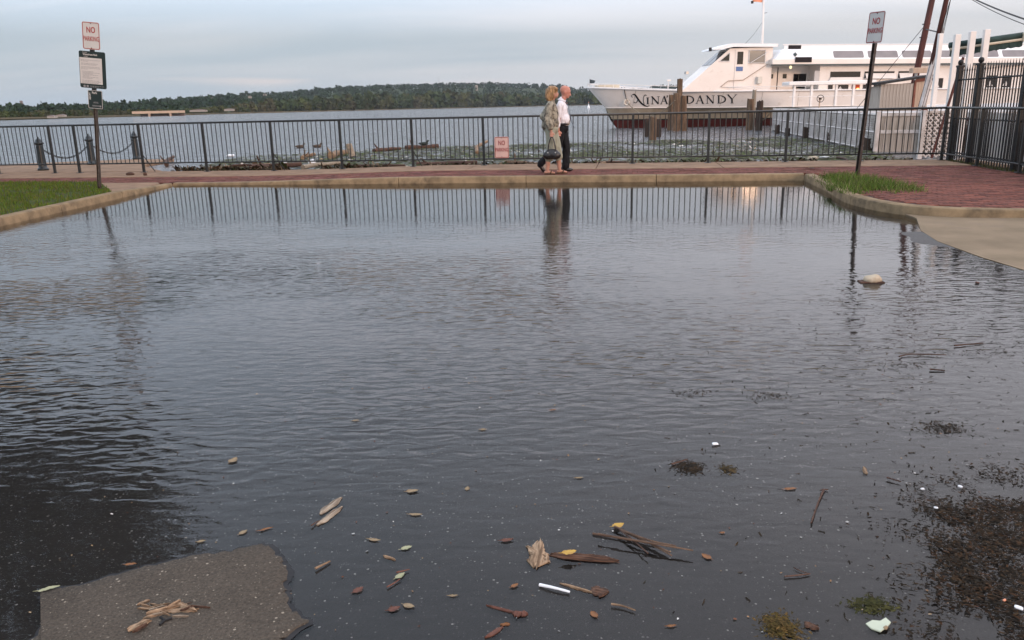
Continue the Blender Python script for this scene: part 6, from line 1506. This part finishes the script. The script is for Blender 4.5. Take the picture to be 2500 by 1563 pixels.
# splintered chips heaped on the dry patch
for i, (a, b, w_, l) in enumerate([((400, 1492), (478, 1487), .020, 'reddish splinter heap top chip on the dry patch'), ((428, 1470), (476, 1490), .018, 'upper splinter of the heap on the dry patch'), ((362, 1496), (432, 1478), .012, 'left splinter of the heap on the dry patch'), ((408, 1484), (440, 1466), .010, 'short upright splinter in the heap on the dry patch'), ((355, 1508), (410, 1494), .010, 'thin lower splinter of the heap on the dry patch'), ((385, 1490), (450, 1476), .008, 'thin pale splinter across the heap on the dry patch'), ((314, 1535), (364, 1513), .024, 'tan bark chip at the bottom of the dry patch'), ((326, 1542), (358, 1524), .008, 'dark sliver under the tan bark chip'), ((337, 1476), (364, 1466), .008, 'small dark chips left of the splinter heap')]):
    chip(*a, *b, w_, .012, 'driftwood' if i != 7 else 'driftwood_dark', l, 'splinter', .016 + .003 * (i % 4), 'wood', 'splinters on the dry patch', .6)
for k in range(16):
    x, y = rnd.gauss(420, 30), rnd.gauss(1484, 9); a_ = rnd.gauss(-.25, .5); l_ = rnd.uniform(10, 30)
    chip(x - l_ * math.cos(a_), y - l_ * math.sin(a_) * .6, x + l_ * math.cos(a_), y + l_ * math.sin(a_) * .6, rnd.uniform(.003, .006), .005, rnd.choice(['driftwood', 'driftwood', 'driftwood_grey', 'driftwood_dark']), 'thin loose splinter strewn through the heap on the dry patch', 'splinter', rnd.uniform(.014, .024), 'wood', 'thin splinters strewn on the dry patch', .5)
m = MB(); m.tube([(-.02, .02, .0), (.0, .0, .003), (-.005, -.02, .003)], .004, 6); m.tube([(0, 0, .003), (.018, .01, .003)], .003, 6); o = m.build('rubber_scrap', 'black_matte', label='small black hooked scrap below the splinter heap', cat='litter'); o.location = gp(402, 1517, .016)
# scattered fragments, uncountable
pts = []
while len(pts) < 2600:
    x, y = npr.uniform(-.4, 4.2), npr.uniform(1.9, 7.5)
    d_ = smooth(.2, 2.2, x * 3.4 / (y + .6)) * smooth(8, 3, y); k_ = mnoise.noise(Vector((x * 2.2, y * 1.2, 1)))
    if npr.uniform() < d_ * (.25 + .9 * max(0, k_)): pts.append((x, y, .002))
flakes('weed_fragments', np.array(pts), .003, .017, .22, DK, 'weed_dark', .1, label='dark weed fragments drifting over the right of the pool', kind='stuff')
mp = [gp(x, y, 0) for x, y in ((2300, 1240), (2380, 1190), (2520, 1160), (2560, 1600), (2330, 1600), (2400, 1480), (2330, 1400), (2285, 1330))]; mpp = [(p.x, p.y) for p in mp]; pts = []
while len(pts) < 10000:
    x, y = npr.uniform(1.0, 2.4), npr.uniform(1.7, 3.5); e_ = npr.normal(0, .10)
    if inpoly(x + e_, y + npr.normal(0, .08), mpp) and npr.uniform() < .55 + 1.1 * mnoise.noise(Vector((x * 7, y * 5, 7))): pts.append((x, y, npr.uniform(.001, .008)))
flakes('weed_drift', np.array(pts), .002, .011, .34, DK + [(.5, .45, .4), (.6, .5, .4), (1.5, 1.0, .7)], 'weed_dark', .10, label='dark drift of weed and leaf litter in the bottom right corner', kind='stuff')
pts = [(npr.uniform(-1.6, 2.2), npr.uniform(1.9, 4.6) ** 1.0, .003) for _ in range(520)]
flakes('floating_crumbs', np.array(pts), .0015, .006, .6, [(.30, .18, .10), (.42, .30, .18), (.55, .52, .48), (.18, .08, .05)], 'scum', .2, label='tiny crumbs of leaf and bark scattered in the foreground', kind='stuff')
pts = [(p.x + npr.normal(0, .15), p.y + npr.normal(0, .12), npr.uniform(.14, .16)) for p in (gp(1905, 1530, 0),) for _ in range(0)]
# dark twigs and crumbs lying on coping
for (px, py, s_, l) in ((318, 427, .10, 'small dark clod on the walkway left of centre, bigger one'), (355, 428, .05, 'small dark clod on the walkway, right of the bigger one')):
    p = gp(px, py, .06); m = MB(); m.ell((0, 0, .02), (s_, s_ * .6, .05), 10, 6); m.v = [(x * (1 + .4 * mnoise.noise(Vector((x, y, z)) * 20)), y, max(0, z)) for x, y, z in m.v]; o = m.build('clod', 'driftwood_dark', label=l, cat='clod', group='clods on the walkway'); o.location = (p.x, p.y, .055)

# ---- the air
hz = MB().box((0, 2700, 55), (8600, 5800, 116)).build('haze', None, label='thin evening haze over the river', kind='stuff')
hm_ = bpy.data.materials.new('haze'); hm_.use_nodes = True; ht = hm_.node_tree; ht.nodes.clear(); ho_ = N(ht, 'ShaderNodeOutputMaterial'); pv = N(ht, 'ShaderNodeVolumePrincipled')
pv.inputs['Color'].default_value = (.82, .88, .96, 1); pv.inputs['Density'].default_value = .00005; pv.inputs['Anisotropy'].default_value = .2
ht.links.new(pv.outputs[0], ho_.inputs['Volume']); hz.data.materials.append(hm_)
